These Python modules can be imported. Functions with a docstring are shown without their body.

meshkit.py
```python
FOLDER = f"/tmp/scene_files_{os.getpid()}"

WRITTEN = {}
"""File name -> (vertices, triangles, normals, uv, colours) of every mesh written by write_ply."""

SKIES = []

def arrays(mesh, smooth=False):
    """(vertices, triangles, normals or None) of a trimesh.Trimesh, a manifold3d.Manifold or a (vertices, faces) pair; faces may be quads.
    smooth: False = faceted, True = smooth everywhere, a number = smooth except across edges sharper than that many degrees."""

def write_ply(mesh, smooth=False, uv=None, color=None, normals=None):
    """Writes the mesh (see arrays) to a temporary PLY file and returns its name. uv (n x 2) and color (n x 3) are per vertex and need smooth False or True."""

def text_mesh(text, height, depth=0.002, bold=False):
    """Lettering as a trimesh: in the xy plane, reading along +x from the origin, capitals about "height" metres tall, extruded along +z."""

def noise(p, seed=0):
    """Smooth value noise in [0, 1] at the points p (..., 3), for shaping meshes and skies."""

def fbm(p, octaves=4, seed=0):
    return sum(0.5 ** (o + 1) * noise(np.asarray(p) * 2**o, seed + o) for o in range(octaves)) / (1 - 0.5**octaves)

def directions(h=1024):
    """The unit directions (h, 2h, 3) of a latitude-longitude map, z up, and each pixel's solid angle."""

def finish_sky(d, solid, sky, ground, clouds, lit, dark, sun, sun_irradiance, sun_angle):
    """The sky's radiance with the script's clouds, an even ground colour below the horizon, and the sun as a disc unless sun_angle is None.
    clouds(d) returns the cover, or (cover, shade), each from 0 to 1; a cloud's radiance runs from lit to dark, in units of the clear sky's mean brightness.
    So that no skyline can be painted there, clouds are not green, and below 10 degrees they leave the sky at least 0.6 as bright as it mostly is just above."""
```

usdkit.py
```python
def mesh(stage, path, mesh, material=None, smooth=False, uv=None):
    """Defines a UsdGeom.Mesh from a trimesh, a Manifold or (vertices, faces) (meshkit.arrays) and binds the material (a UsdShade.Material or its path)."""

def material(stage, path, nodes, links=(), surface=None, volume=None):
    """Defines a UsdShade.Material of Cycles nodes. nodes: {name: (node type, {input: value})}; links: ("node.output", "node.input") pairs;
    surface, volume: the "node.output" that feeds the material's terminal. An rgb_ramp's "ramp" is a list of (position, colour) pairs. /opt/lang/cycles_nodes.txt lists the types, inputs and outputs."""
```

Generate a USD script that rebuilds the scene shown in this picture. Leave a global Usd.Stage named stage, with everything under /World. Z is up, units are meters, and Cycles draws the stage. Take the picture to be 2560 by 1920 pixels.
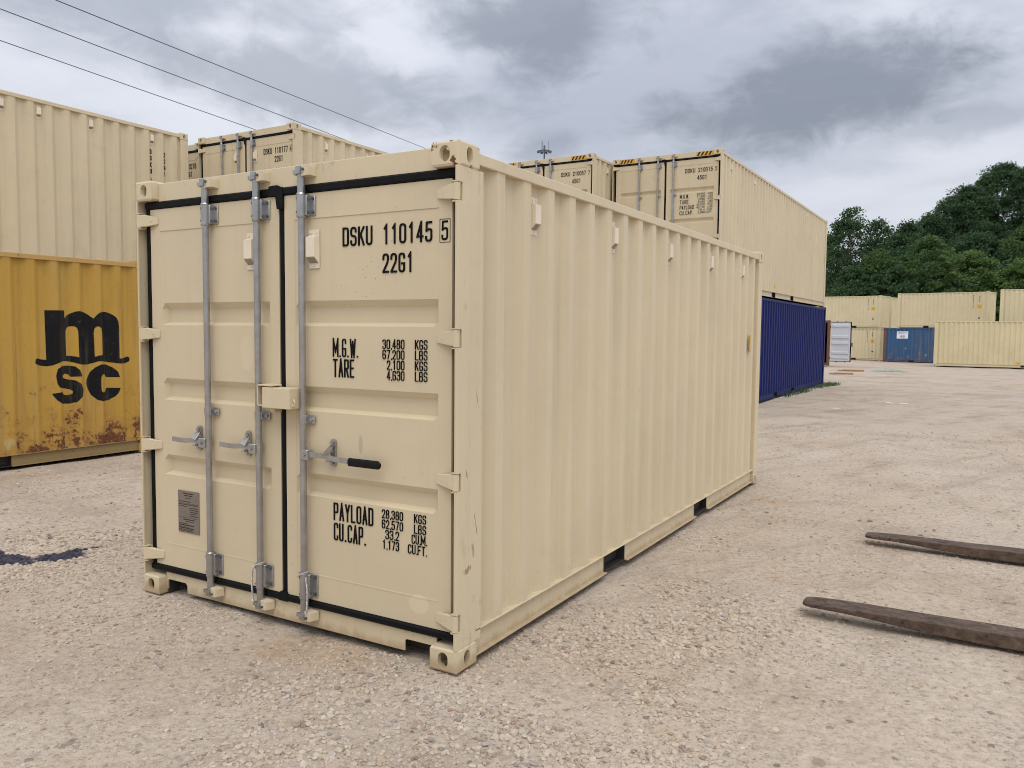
import math
import numpy as np
import trimesh
import manifold3d as mf
from shapely.geometry import Polygon, LineString, Point, box as sbox
from shapely.ops import unary_union
import usdkit
import meshkit
from pxr import Usd, UsdGeom, UsdLux, UsdShade, Gf, Sdf, Vt

stage = Usd.Stage.CreateInMemory()
UsdGeom.SetStageUpAxis(stage, UsdGeom.Tokens.z)
UsdGeom.SetStageMetersPerUnit(stage, 1.0)
UsdGeom.Xform.Define(stage, '/World')
UsdGeom.Scope.Define(stage, '/World/Looks')
RNG = np.random.default_rng(7)


# ------------------------------------------------------------------ node graphs
class Ref(str):
    pass


class NG:
    """Small helper for Cycles node graphs: call with a node type, the wanted output and its inputs."""

    def __init__(self):
        self.nodes, self.links, self.k = {}, [], 0

    def __call__(self, kind, out, **inp):
        name = f'n{self.k}'
        self.k += 1
        vals = {}
        for a, b in inp.items():
            if isinstance(b, Ref):
                self.links.append((str(b), f'{name}.{a}'))
            else:
                vals[a] = b
        self.nodes[name] = (kind, vals)
        return Ref(f'{name}.{out}')

    def math(self, op, a, b=0.0, c=0.0, clamp=False):
        return self('math', 'value', math_type=op, value1=a, value2=b, value3=c, use_clamp=clamp)

    def noise(self, vec, scale, detail=3.0, rough=0.55, out='fac', distortion=0.0):
        return self('noise_texture', out, vector=vec, scale=float(scale), detail=float(detail), roughness=rough, distortion=distortion)

    def scaled(self, vec, s, loc=(0, 0, 0)):
        return self('mapping', 'vector', mapping_type='point', vector=vec, scale=s, location=loc)

    def range(self, v, a, b, lo=0.0, hi=1.0, kind='smoothstep'):
        return self('map_range', 'result', range_type=kind, value=v, from_min=a, from_max=b, to_min=lo, to_max=hi, clamp=True)

    def mix(self, f, a, b, mode='mix'):
        return self('mix_color', 'result', blend_type=mode, fac=f, a=a, b=b)

    def ramp(self, f, stops):
        return self('rgb_ramp', 'color', ramp=stops, fac=f)

    def done(self, name, surface=None, volume=None):
        return usdkit.material(stage, '/World/Looks/' + name, self.nodes, self.links, surface=surface, volume=volume)


# ------------------------------------------------------------------ camera
FPX = 2009.907
cam = UsdGeom.Camera.Define(stage, '/World/camera')
cam.CreateHorizontalApertureAttr(36.0)
cam.CreateVerticalApertureAttr(27.0)
cam.CreateFocalLengthAttr(36.0 * FPX / 2560.0)
cam.CreateClippingRangeAttr(Gf.Vec2f(0.05, 5000))
right = (0.86264901, 0.50571561, 0.00940307)
up = (-0.04116481, 0.0516659, 0.99781566)
fwd = (-0.50412514, 0.86115176, -0.06538722)
cam.AddTransformOp().Set(Gf.Matrix4d(*right, 0, *up, 0, *[-c for c in fwd], 0, 2.166411, -3.188623, 1.68946, 1))
cam.CreateExposureAttr(0.38)

# ------------------------------------------------------------------ sky and sun (overcast)
SUN_EL, SUN_DIR = math.radians(60), (0.36, -0.52)
ROT = math.atan2(*SUN_DIR)
SKY_STRENGTH = 0.12


def make_sky():
    g = NG()
    d = g('texture_coordinate', 'generated')
    sky = g('sky_texture', 'color', sky_type='single_scattering', sun_disc=False, sun_elevation=SUN_EL, sun_rotation=ROT)
    z = g('separate_xyz', 'z', vector=d)
    # cloud deck seen in perspective: direction projected on a flat layer
    den = g.math('add', g.math('maximum', z, 0.0), 0.16)
    plane = g('vector_math', 'vector', math_type='scale', vector1=d, scale=g.math('divide', 1.0, den))
    n1 = g.noise(g.scaled(plane, (0.9, 0.9, 0.0), (3.1, 1.7, 0)), 1.0, 6, 0.55, distortion=0.25)
    n2 = g.noise(g.scaled(plane, (2.4, 2.4, 0.0), (9.1, 4.2, 0)), 1.0, 7, 0.6, distortion=0.5)
    n3 = g.noise(g.scaled(d, (6.0, 6.0, 10.0), (1.0, 2.0, 3.0)), 1.0, 5, 0.55, distortion=0.3)
    n4 = g.noise(g.scaled(d, (16.0, 16.0, 28.0), (4.0, 1.0, 7.0)), 1.0, 6, 0.6, distortion=0.6)
    # darker banks of cloud, each a ragged patch around a direction
    banks = [((-0.452, 0.822, 0.352), 0.16, 0.042, 0.85, -0.05), ((-0.425, 0.838, 0.328), 0.085, 0.055, 0.9, 0.5), ((-0.150, 0.952, 0.266), 0.21, 0.060, 1.0, 0.15), ((-0.235, 0.935, 0.243), 0.14, 0.034, 0.95, 0.05),
             ((-0.76, 0.545, 0.345), 0.24, 0.055, 0.55, 0.1), ((-0.69, 0.66, 0.285), 0.22, 0.050, 0.62, -0.12), ((-0.02, 0.968, 0.222), 0.13, 0.022, 0.40, 0.1),
             ((-0.468, 0.865, 0.218), 0.05, 0.020, 0.5, 0.2), ((-0.05, 0.92, 0.39), 0.22, 0.05, 0.35, 0.0), ((-0.80, 0.52, 0.29), 0.14, 0.03, 0.3, 0.0)]
    dark = None
    for c, ru, rv, amt, tilt in banks:
        c = np.array(c) / np.linalg.norm(c)
        r = np.cross(c, (0, 0, 1.0))
        r /= np.linalg.norm(r)
        u = np.cross(r, c)
        r, u = r * math.cos(tilt) + u * math.sin(tilt), u * math.cos(tilt) - r * math.sin(tilt)
        du = g.math('divide', g('vector_math', 'value', math_type='dot_product', vector1=d, vector2=tuple(r)), ru)
        dv = g.math('divide', g('vector_math', 'value', math_type='dot_product', vector1=d, vector2=tuple(u)), rv)
        fr = g.math('greater_than', g('vector_math', 'value', math_type='dot_product', vector1=d, vector2=tuple(c)), 0.2)
        q = g.math('sqrt', g.math('add', g.math('multiply', du, du), g.math('multiply', dv, dv)))
        q = g.math('add', q, g.math('multiply_add', n3, 1.9, -0.95))
        q = g.math('add', q, g.math('multiply_add', n4, 1.3, -0.65))
        m = g.math('multiply', g.range(q, 1.28, 0.30), amt)
        m = g.math('multiply', m, fr)
        dark = m if dark is None else g.math('maximum', dark, m)
    base = g.ramp(g.range(n1, 0.3, 0.72), [(0.0, CLOUD_MID), (0.55, CLOUD_LIT), (1.0, CLOUD_WHITE)])
    base = g.mix(g.math('multiply', g.range(n2, 0.5, 0.75), 0.30), base, CLOUD_MID)
    col = g.mix(dark, base, CLOUD_DARK)
    # an overcast deck is brighter towards the zenith than near the horizon
    lift = g.math('multiply_add', g.range(z, 0.0, 1.0, 0.0, 1.0, 'linear'), 1.3, 1.12)
    col = g('vector_math', 'vector', math_type='scale', vector1=col, scale=lift)
    col = g.mix(0.96, sky, col)
    bg = g('background_shader', 'background', color=col, strength=SKY_STRENGTH)
    return g.done('sky_look', surface=bg)


CLOUD_LIT, CLOUD_WHITE, CLOUD_MID, CLOUD_DARK = (3.28, 3.42, 3.80), (3.62, 3.75, 4.08), (2.20, 2.35, 2.76), (1.28, 1.42, 1.71)
dome = UsdLux.DomeLight.Define(stage, '/World/sky')
UsdShade.MaterialBindingAPI.Apply(dome.GetPrim()).Bind(make_sky())
dome.GetPrim().SetCustomDataByKey('kind', 'structure')
sun = UsdLux.DistantLight.Define(stage, '/World/sun')
sun.CreateIntensityAttr(0.32)
sun.CreateAngleAttr(45.0)
sun.CreateNormalizeAttr(True)
sun.CreateColorAttr(Gf.Vec3f(1.0, 0.96, 0.90))
_s = np.array([*(np.array(SUN_DIR) / np.hypot(*SUN_DIR) * math.cos(SUN_EL)), math.sin(SUN_EL)])
sun.AddTransformOp().Set(Gf.Matrix4d(Gf.Rotation(Gf.Vec3d(0, 0, 1), Gf.Vec3d(*_s)), Gf.Vec3d(0, 0, 0)))


# ------------------------------------------------------------------ materials
def ellipse(g, pos, c, r, rot, wob, axes='xy'):
    """Distance-like value around a ragged ellipse lying in the ground (xy) or in the door face (xz)."""
    s = {a: g('separate_xyz', a, vector=pos) for a in 'xyz'}
    a, b = s[axes[0]], s[axes[1]]
    a, b = g.math('subtract', a, c[0]), g.math('subtract', b, c[1])
    ca, sa = math.cos(rot), math.sin(rot)
    u = g.math('add', g.math('multiply', a, ca / r[0]), g.math('multiply', b, sa / r[0]))
    v = g.math('add', g.math('multiply', a, -sa / r[1]), g.math('multiply', b, ca / r[1]))
    q = g.math('sqrt', g.math('add', g.math('multiply', u, u), g.math('multiply', v, v)))
    return g.math('add', q, wob) if wob is not None else q


def paint(name, col, rough=0.42, dirt=0.10, dirt_col=(0.20, 0.15, 0.09), specks=0.0, rust=0.0, rust_low=None, ovals=(), bumpy=0.0012, streak=0.05, scuff=0.0, fade=None, spec=0.4, marks=(), low_edge=False):
    g = NG()
    pos = g('geometry', 'position')
    c = tuple(col)
    big = g.noise(pos, 0.9, 4, 0.6)
    base = g.mix(g.range(big, 0.3, 0.7), tuple(x * 0.955 for x in c), tuple(min(1, x * 1.035) for x in c))
    if fade is not None:
        base = g.mix(g.math('multiply', g.range(g.noise(g.scaled(pos, (3, 3, 0.5)), 1.0, 5, 0.6), 0.42, 0.75), 0.55), base, fade)
    st = g.noise(g.scaled(pos, (9, 9, 0.45)), 1.0, 5, 0.6)
    base = g.mix(g.math('multiply', g.range(st, 0.50, 0.80), streak * 2), base, dirt_col)
    blot = g.noise(pos, 3.5, 6, 0.65)
    base = g.mix(g.math('multiply', g.range(blot, 0.52, 0.78), dirt), base, dirt_col)
    for cc, rr, mul in ovals:
        m = g.range(ellipse(g, pos, cc, rr, 0.0, None, 'xz'), 1.04, 0.96)
        base = g.mix(m, base, tuple(min(1, x * mul) for x in c))
    if specks:
        sp = g('voronoi_texture', 'distance', vector=pos, scale=34.0, feature='f1')
        thr = g.math('multiply', g.range(g.noise(pos, 2.2, 3, 0.6), 0.40, 0.72), 0.105)
        keep = g.math('greater_than', g('voronoi_texture', 'color', vector=pos, scale=34.0, feature='f1'), 0.55)
        m = g.math('multiply', g.math('less_than', sp, thr), keep)
        base = g.mix(g.math('multiply', m, specks), base, (0.09, 0.06, 0.035))
    for cc, rr, col_, thr_ in marks:
        wob_ = g.math('multiply_add', g.noise(g.scaled(pos, (60, 60, 26)), 1.0, 5, 0.7, distortion=0.8), 3.2, -1.3)
        q_ = ellipse(g, pos, cc, rr, 0.25, wob_, 'yz')
        near = g.math('greater_than', g('separate_xyz', 'x', vector=pos), -0.05)
        base = g.mix(g.math('multiply', g.math('multiply', g.range(q_, 1.05, 0.8), near), thr_), base, col_)
    if low_edge:
        zz_ = g('separate_xyz', 'z', vector=pos)
        ln_ = g.noise(g.scaled(pos, (16, 16, 6)), 1.0, 5, 0.65)
        lowm = g.math('multiply', g.range(g.math('add', zz_, g.math('multiply_add', ln_, -0.10, 0.05)), 0.085, 0.025), 0.55)
        base = g.mix(lowm, base, (0.30, 0.19, 0.085))
        spl = g.math('multiply', g.range(g.noise(pos, 26, 5, 0.7), 0.56, 0.66), g.range(zz_, 0.55, 0.05))
        base = g.mix(g.math('multiply', spl, 0.35), base, (0.33, 0.26, 0.17))
    if scuff:
        sc = g.noise(g.scaled(pos, (14, 14, 5)), 1.0, 6, 0.7, distortion=0.6)
        base = g.mix(g.math('multiply', g.range(sc, 0.60, 0.68), scuff), base, (0.16, 0.13, 0.10))
    ro = rough
    if rust:
        rn = g.noise(pos, 16.0, 7, 0.68, distortion=0.4)
        thr = 0.5 + 0.28 * (1 - rust)
        m = g.range(rn, thr, thr + 0.035)
        if rust_low is not None:
            z = g('separate_xyz', 'z', vector=pos)
            zz = g.range(z, rust_low[0], rust_low[1], 0.0, 1.0, 'linear')
            rl = g.math('add', g.math('multiply', g.noise(g.scaled(pos, (4.2, 4.2, 4.6)), 1.0, 4, 0.55, distortion=0.3), 0.55), g.math('multiply', g.noise(pos, 24, 8, 0.75), 0.47))
            th = g.math('multiply_add', zz, 0.30, rust_low[2])
            dlt = g.math('subtract', rl, th)
            halo = g.range(dlt, -0.085, 0.02)
            base = g.mix(g.math('multiply', halo, 0.60), base, (0.30, 0.155, 0.045))
            # grey-brown wash in vertical bands and patches of pale primer
            wash = g.noise(g.scaled(pos, (5.0, 5.0, 0.16)), 1.0, 5, 0.62)
            base = g.mix(g.math('multiply', g.range(wash, 0.53, 0.70), 0.42), base, (0.23, 0.165, 0.085))
            prim = g.noise(g.scaled(pos, (3.4, 3.4, 2.2), (5.0, 2.0, 1.0)), 1.0, 3, 0.5)
            base = g.mix(g.math('multiply', g.range(prim, 0.66, 0.70), g.range(zz, 0.55, 0.3, 0.0, 0.6)), base, (0.42, 0.36, 0.19))
            scr = g.noise(g.scaled(pos, (40, 40, 1.3)), 1.0, 4, 0.6)
            base = g.mix(g.math('multiply', g.range(scr, 0.66, 0.72), 0.7), base, (0.10, 0.055, 0.03))
            # runs of rust below the spots
            run = g.noise(g.scaled(pos, (22, 22, 0.8)), 1.0, 4, 0.6)
            rm = g.math('multiply', g.range(run, 0.55, 0.72), g.range(zz, 0.75, 0.0, 0.0, 0.75, 'linear'))
            base = g.mix(rm, base, (0.26, 0.14, 0.055))
            m = g.math('maximum', m, g.range(dlt, 0.0, 0.04))
        rc = g.ramp(g.noise(pos, 60.0, 4, 0.6), [(0.3, (0.055, 0.022, 0.014)), (0.7, (0.20, 0.075, 0.03))])
        base = g.mix(m, base, rc)
        ro = g.math('multiply_add', m, 0.4, rough)
    hgt = g.noise(pos, 2.6, 3, 0.5)
    fine = g.noise(pos, 90.0, 2, 0.5)
    h = g.math('add', g.math('multiply', hgt, 1.0), g.math('multiply', fine, 0.02))
    b = g('bump', 'normal', height=h, distance=bumpy * 10, strength=0.35)
    bsdf = g('principled_bsdf', 'BSDF', base_color=base, roughness=ro, normal=b, specular_ior_level=spec)
    return g.done(name, surface=bsdf)


def simple(name, col, rough=0.5, metallic=0.0, var=0.12, scale=12.0, bump=0.0, spec=0.4):
    g = NG()
    pos = g('geometry', 'position')
    n = g.noise(pos, scale, 5, 0.6)
    base = g.mix(g.range(n, 0.3, 0.7), tuple(x * (1 - var) for x in col), tuple(min(1, x * (1 + var)) for x in col))
    kw = {}
    if bump:
        kw['normal'] = g('bump', 'normal', height=g.noise(pos, scale * 4, 4, 0.6), distance=bump, strength=0.6)
    bsdf = g('principled_bsdf', 'BSDF', base_color=base, roughness=rough, metallic=metallic, specular_ior_level=spec, **kw)
    return g.done(name, surface=bsdf)


CREAM = (0.585, 0.492, 0.328)
M = {}
M['wall'] = paint('cream_wall_paint', CREAM, 0.44, 0.10, streak=0.08, low_edge=True, specks=0.25, bumpy=0.002)
M['door_l'] = paint('cream_left_door_paint', CREAM, 0.42, 0.06, streak=0.03, specks=0.35, ovals=[((-1.51, 1.55), (0.055, 0.105), 1.05)])
M['door_r'] = paint('cream_right_door_paint', CREAM, 0.42, 0.08, streak=0.03, specks=0.9, ovals=[((-0.27, 0.295), (0.062, 0.05), 1.08), ((-0.655, 1.085), (0.014, 0.05), 0.80)])
M['frame'] = paint('cream_frame_paint', CREAM, 0.42, 0.12, specks=0.6, scuff=0.28, streak=0.05, low_edge=True,
                   marks=[((0.10, 0.50), (0.05, 0.022), (0.25, 0.17, 0.09), 0.85), ((0.145, 0.60), (0.014, 0.07), (0.30, 0.22, 0.13), 0.8), ((0.085, 0.985), (0.012, 0.03), (0.27, 0.20, 0.11), 0.8), ((0.17, 0.72), (0.004, 0.09), (0.10, 0.07, 0.05), 0.9), ((0.175, 1.36), (0.003, 0.07), (0.08, 0.06, 0.05), 0.9), ((0.06, 0.62), (0.03, 0.10), (0.48, 0.40, 0.26), 0.6)])
M['cast'] = paint('cream_casting_paint', CREAM, 0.5, 0.25, rust=0.38, scuff=0.3, bumpy=0.002, low_edge=True)
M['cast_worn'] = paint('worn_casting_paint', CREAM, 0.55, 0.35, rust=0.64, scuff=0.5, bumpy=0.003)
M['cream_b'] = paint('older_cream_paint', (0.58, 0.49, 0.328), 0.48, 0.14, streak=0.09)
M['cream_far'] = paint('far_cream_paint', (0.60, 0.52, 0.33), 0.5, 0.10, streak=0.06)
M['cream_far_b'] = paint('far_cream_paint_rusty', (0.60, 0.515, 0.315), 0.5, 0.14, streak=0.08, rust=0.3)
M['yellow'] = paint('yellow_weathered_paint', (0.435, 0.255, 0.040), 0.6, 0.18, specks=0.9, dirt_col=(0.20, 0.12, 0.05), rust=0.40, rust_low=(0.15, 1.5, 0.475), streak=0.25, bumpy=0.002, fade=(0.42, 0.275, 0.075))
M['yellow_rail'] = paint('yellow_rail_paint', (0.45, 0.28, 0.09), 0.55, 0.35, dirt_col=(0.22, 0.12, 0.05), rust=0.55, scuff=0.4)
M['yellow_base'] = paint('dirty_base_rail_paint', (0.27, 0.19, 0.085), 0.6, 0.35, rust=0.5, dirt_col=(0.12, 0.085, 0.05))
M['navy'] = paint('navy_paint', (0.0065, 0.0125, 0.088), 0.5, 0.05, dirt_col=(0.02, 0.022, 0.06), streak=0.03, spec=0.12)
M['blue'] = paint('faded_blue_paint', (0.026, 0.085, 0.19), 0.55, 0.25, dirt_col=(0.03, 0.035, 0.03), rust=0.42, rust_low=(-0.3, 2.2, 0.56), streak=0.15)
M['rust'] = paint('rusty_brown_paint', (0.13, 0.06, 0.04), 0.65, 0.4, dirt_col=(0.05, 0.03, 0.02), rust=0.6)
M['white_door'] = paint('grey_white_door_paint', (0.50, 0.51, 0.54), 0.5, 0.15, dirt_col=(0.3, 0.27, 0.24), streak=0.08)
M['rubber'] = simple('black_rubber', (0.0055, 0.0055, 0.006), 0.6, var=0.25, scale=20, bump=0.002, spec=0.14)
M['galv'] = simple('galvanised_steel', (0.37, 0.365, 0.355), 0.27, 0.85, var=0.12, scale=11, bump=0.001)
M['galv_dark'] = simple('dull_bolt_steel', (0.10, 0.115, 0.135), 0.45, 0.7, var=0.3, scale=50)
M['letter'] = simple('black_lettering', (0.006, 0.0055, 0.005), 0.7, var=0.3, scale=30, spec=0.12)
M['logo'] = paint('black_logo_paint', (0.009, 0.009, 0.010), 0.6, 0.25, dirt_col=(0.09, 0.075, 0.055), rust=0.5, streak=0.45, spec=0.12)
M['vent'] = simple('pale_vent_plastic', (0.70, 0.62, 0.48), 0.5, var=0.04, scale=6)
M['grill'] = simple('vent_grill', (0.14, 0.115, 0.085), 0.6, var=0.5, scale=260)
M['plate'] = simple('grey_data_plate', (0.20, 0.165, 0.135), 0.42, 0.25, var=0.1, scale=9)
M['grip'] = simple('black_handle_grip', (0.005, 0.005, 0.0055), 0.6, var=0.2, spec=0.2)
M['cable'] = simple('steel_cable', (0.50, 0.50, 0.50), 0.4, 0.5, var=0.35, scale=220)
M['hazard_yellow'] = simple('hazard_yellow', (0.62, 0.33, 0.02), 0.5, var=0.06)
M['hazard_black'] = simple('hazard_black', (0.016, 0.015, 0.014), 0.5, var=0.1)
M['sticker'] = simple('orange_sticker', (0.66, 0.33, 0.02), 0.5, var=0.08)
M['sheet'] = simple('white_sticker_paper', (0.72, 0.74, 0.78), 0.6, var=0.04)
M['wire'] = simple('dark_wire', (0.05, 0.055, 0.07), 0.5, var=0.1)
M['mast'] = simple('grey_mast_steel', (0.10, 0.125, 0.15), 0.5, 0.3, var=0.15)
M['wood'] = simple('orange_scrap_wood', (0.36, 0.185, 0.085), 0.7, var=0.2)
M['tarp'] = simple('green_tarp', (0.25, 0.29, 0.235), 0.6, var=0.25)
M['litter'] = simple('white_litter', (0.75, 0.75, 0.73), 0.6, var=0.05)
M['grass'] = simple('weed_green', (0.055, 0.095, 0.025), 0.6, var=0.4, scale=3)
M['dark_inside'] = simple('dark_steel_inside', (0.03, 0.027, 0.024), 0.7, var=0.2)


def fork_look():
    g = NG()
    pos = g('geometry', 'position')
    n = g.noise(g.scaled(pos, (13, 18, 18)), 1.0, 7, 0.7, distortion=0.5)
    base = g.ramp(n, [(0.28, (0.030, 0.020, 0.014)), (0.46, (0.080, 0.054, 0.040)), (0.60, (0.125, 0.084, 0.058)), (0.76, (0.24, 0.20, 0.17))])
    sp = g.noise(pos, 40, 4, 0.6)
    base = g.mix(g.range(sp, 0.62, 0.7), base, (0.016, 0.013, 0.012))
    b = g('bump', 'normal', height=g.noise(pos, 45, 5, 0.65), distance=0.003, strength=0.4)
    return g.done('worn_fork_steel', surface=g('principled_bsdf', 'BSDF', base_color=base, roughness=0.7, metallic=0.15, specular_ior_level=0.3, normal=b))


M['fork'] = fork_look()

PAINT_SPOTS = [((-3.93, -0.09), (0.30, 0.13), 0.20), ((-3.66, 0.16), (0.20, 0.12), 1.05), ((-3.70, 0.36), (0.18, 0.045), 1.25), ((-4.35, -0.12), (0.45, 0.15), 0.1)]


def ground_colour(g, pos):
    """Sandy crushed-stone ground: pale beige with pink, grey and rusty zones and the blue paint spray."""
    flat = g.scaled(pos, (1, 1, 0))
    n = g.noise(flat, 0.55, 6, 0.6)
    c = g.ramp(n, [(0.22, (0.315, 0.248, 0.185)), (0.42, (0.455, 0.375, 0.292)), (0.58, (0.475, 0.400, 0.320)), (0.80, (0.385, 0.305, 0.222))])
    o = g.noise(g.scaled(pos, (1, 1, 0), (11.3, 4.1, 0)), 0.8, 6, 0.62)
    c = g.mix(g.math('multiply', g.range(o, 0.54, 0.76), 0.62), c, (0.40, 0.275, 0.165))
    fine = g.noise(flat, 22, 5, 0.65)
    c = g.mix(0.75, c, g.ramp(fine, [(0.28, (0.60, 0.58, 0.56)), (0.48, (1, 1, 1)), (0.72, (1.25, 1.25, 1.25))]), 'multiply')
    far = g.noise(g.scaled(pos, (0.10, 0.33, 0)), 1.0, 6, 0.65)
    c = g.mix(g.math('multiply', g.range(far, 0.5, 0.75), 0.5), c, (0.235, 0.188, 0.150))
    return c, flat


def blue_mask(g, pos):
    wob = g.math('multiply_add', g.noise(g.scaled(pos, (1, 1, 0)), 9, 5, 0.65), 1.5, -0.75)
    m = None
    for c, r, rot in PAINT_SPOTS:
        q = g.range(ellipse(g, pos, c, r, rot, wob), 1.08, 0.82)
        m = q if m is None else g.math('maximum', m, q)
    return g.math('multiply', m, 0.9)


def ground_look():
    g = NG()
    pos = g('geometry', 'position')
    c, flat = ground_colour(g, pos)
    # small stones in the crust, as grain
    v = g('voronoi_texture', 'color', vector=flat, scale=70.0, randomness=1.0)
    vd = g('voronoi_texture', 'distance', vector=flat, scale=70.0, randomness=1.0)
    vv = g('separate_xyz', 'x', vector=v)
    dens = g.range(g.noise(flat, 1.3, 4, 0.6), 0.42, 0.62)
    pick = g.math('multiply', g.math('greater_than', vv, 0.55), g.math('multiply', g.range(vd, 0.55, 0.4), g.math('multiply_add', dens, 0.6, 0.3)))
    stone = g.ramp(g('separate_xyz', 'y', vector=v), [(0.0, (0.17, 0.125, 0.10)), (0.25, (0.33, 0.24, 0.185)), (0.55, (0.46, 0.385, 0.315)), (0.85, (0.56, 0.50, 0.43)), (1.0, (0.34, 0.17, 0.10))])
    c = g.mix(g.math('multiply', pick, 0.65), c, stone)
    v2 = g('voronoi_texture', 'color', vector=flat, scale=15.0, randomness=1.0)
    d2 = g('voronoi_texture', 'distance', vector=flat, scale=15.0, randomness=1.0)
    p2 = g.math('multiply', g.math('greater_than', g('separate_xyz', 'x', vector=v2), 0.84), g.range(g.math('add', d2, g.math('multiply_add', g.noise(flat, 60, 4, 0.6), 0.5, -0.25)), 0.26, 0.18))
    c = g.mix(g.math('multiply', p2, 0.6), c, g.ramp(g('separate_xyz', 'y', vector=v2), [(0.0, (0.10, 0.08, 0.07)), (0.5, (0.24, 0.18, 0.14)), (1.0, (0.52, 0.47, 0.41))]))
    # larger stones and scrapes, read as mottling far out
    v3 = g('voronoi_texture', 'color', vector=flat, scale=4.2, randomness=1.0)
    d3 = g('voronoi_texture', 'distance', vector=flat, scale=4.2, randomness=1.0)
    p3 = g.math('multiply', g.math('greater_than', g('separate_xyz', 'x', vector=v3), 0.80), g.range(g.math('add', d3, g.math('multiply_add', g.noise(flat, 20, 4, 0.6), 0.45, -0.22)), 0.16, 0.10))
    c = g.mix(g.math('multiply', p3, 0.55), c, g.ramp(g('separate_xyz', 'y', vector=v3), [(0.0, (0.12, 0.09, 0.075)), (0.7, (0.22, 0.17, 0.135)), (1.0, (0.55, 0.51, 0.45))]))
    mot = g.noise(g.scaled(pos, (1.6, 0.9, 0)), 1.0, 8, 0.72)
    c = g.mix(0.8, c, g.ramp(mot, [(0.30, (0.72, 0.69, 0.66)), (0.47, (1, 1, 1)), (0.7, (1.10, 1.10, 1.10))]), 'multiply')
    rut = g.noise(g.scaled(g('vector_rotate', 'vector', rotate_type='z_axis', vector=flat, angle=0.38), (2.6, 0.22, 0)), 1.0, 6, 0.65)
    c = g.mix(g.math('multiply', g.range(rut, 0.52, 0.72), 0.40), c, (0.215, 0.170, 0.132))
    c = g.mix(blue_mask(g, pos), c, (0.010, 0.014, 0.042))
    h = g.math('add', g.math('multiply', g.noise(flat, 9, 6, 0.68), 1.0), g.math('multiply', pick, 0.22))
    h = g.math('add', h, g.math('multiply', p2, 0.35))
    b = g('bump', 'normal', height=h, distance=0.05, strength=0.75)
    return g.done('sandy_gravel_ground', surface=g('principled_bsdf', 'BSDF', base_color=c, roughness=0.95, normal=b, specular_ior_level=0.15))


def gravel_look():
    g = NG()
    pos = g('geometry', 'position')
    r = g('object_info', 'random')
    c = g.ramp(r, [(0.0, (0.55, 0.475, 0.38)), (0.30, (0.45, 0.37, 0.285)), (0.55, (0.52, 0.44, 0.345)), (0.72, (0.41, 0.31, 0.22)), (0.82, (0.28, 0.20, 0.145)), (0.89, (0.58, 0.53, 0.46)), (0.94, (0.25, 0.23, 0.215)), (0.975, (0.13, 0.105, 0.088)), (1.0, (0.27, 0.14, 0.085))])
    gc, _ = ground_colour(g, pos)
    c = g.mix(0.30, c, gc)
    c = g.mix(0.35, c, g.ramp(g.noise(pos, 160, 3, 0.6), [(0.3, (0.6, 0.58, 0.56)), (0.7, (1.2, 1.2, 1.2))]), 'multiply')
    c = g.mix(blue_mask(g, pos), c, (0.010, 0.014, 0.042))
    return g.done('gravel_stone', surface=g('principled_bsdf', 'BSDF', base_color=c, roughness=0.9, specular_ior_level=0.2))


M['ground'] = ground_look()
M['gravel'] = gravel_look()


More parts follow.
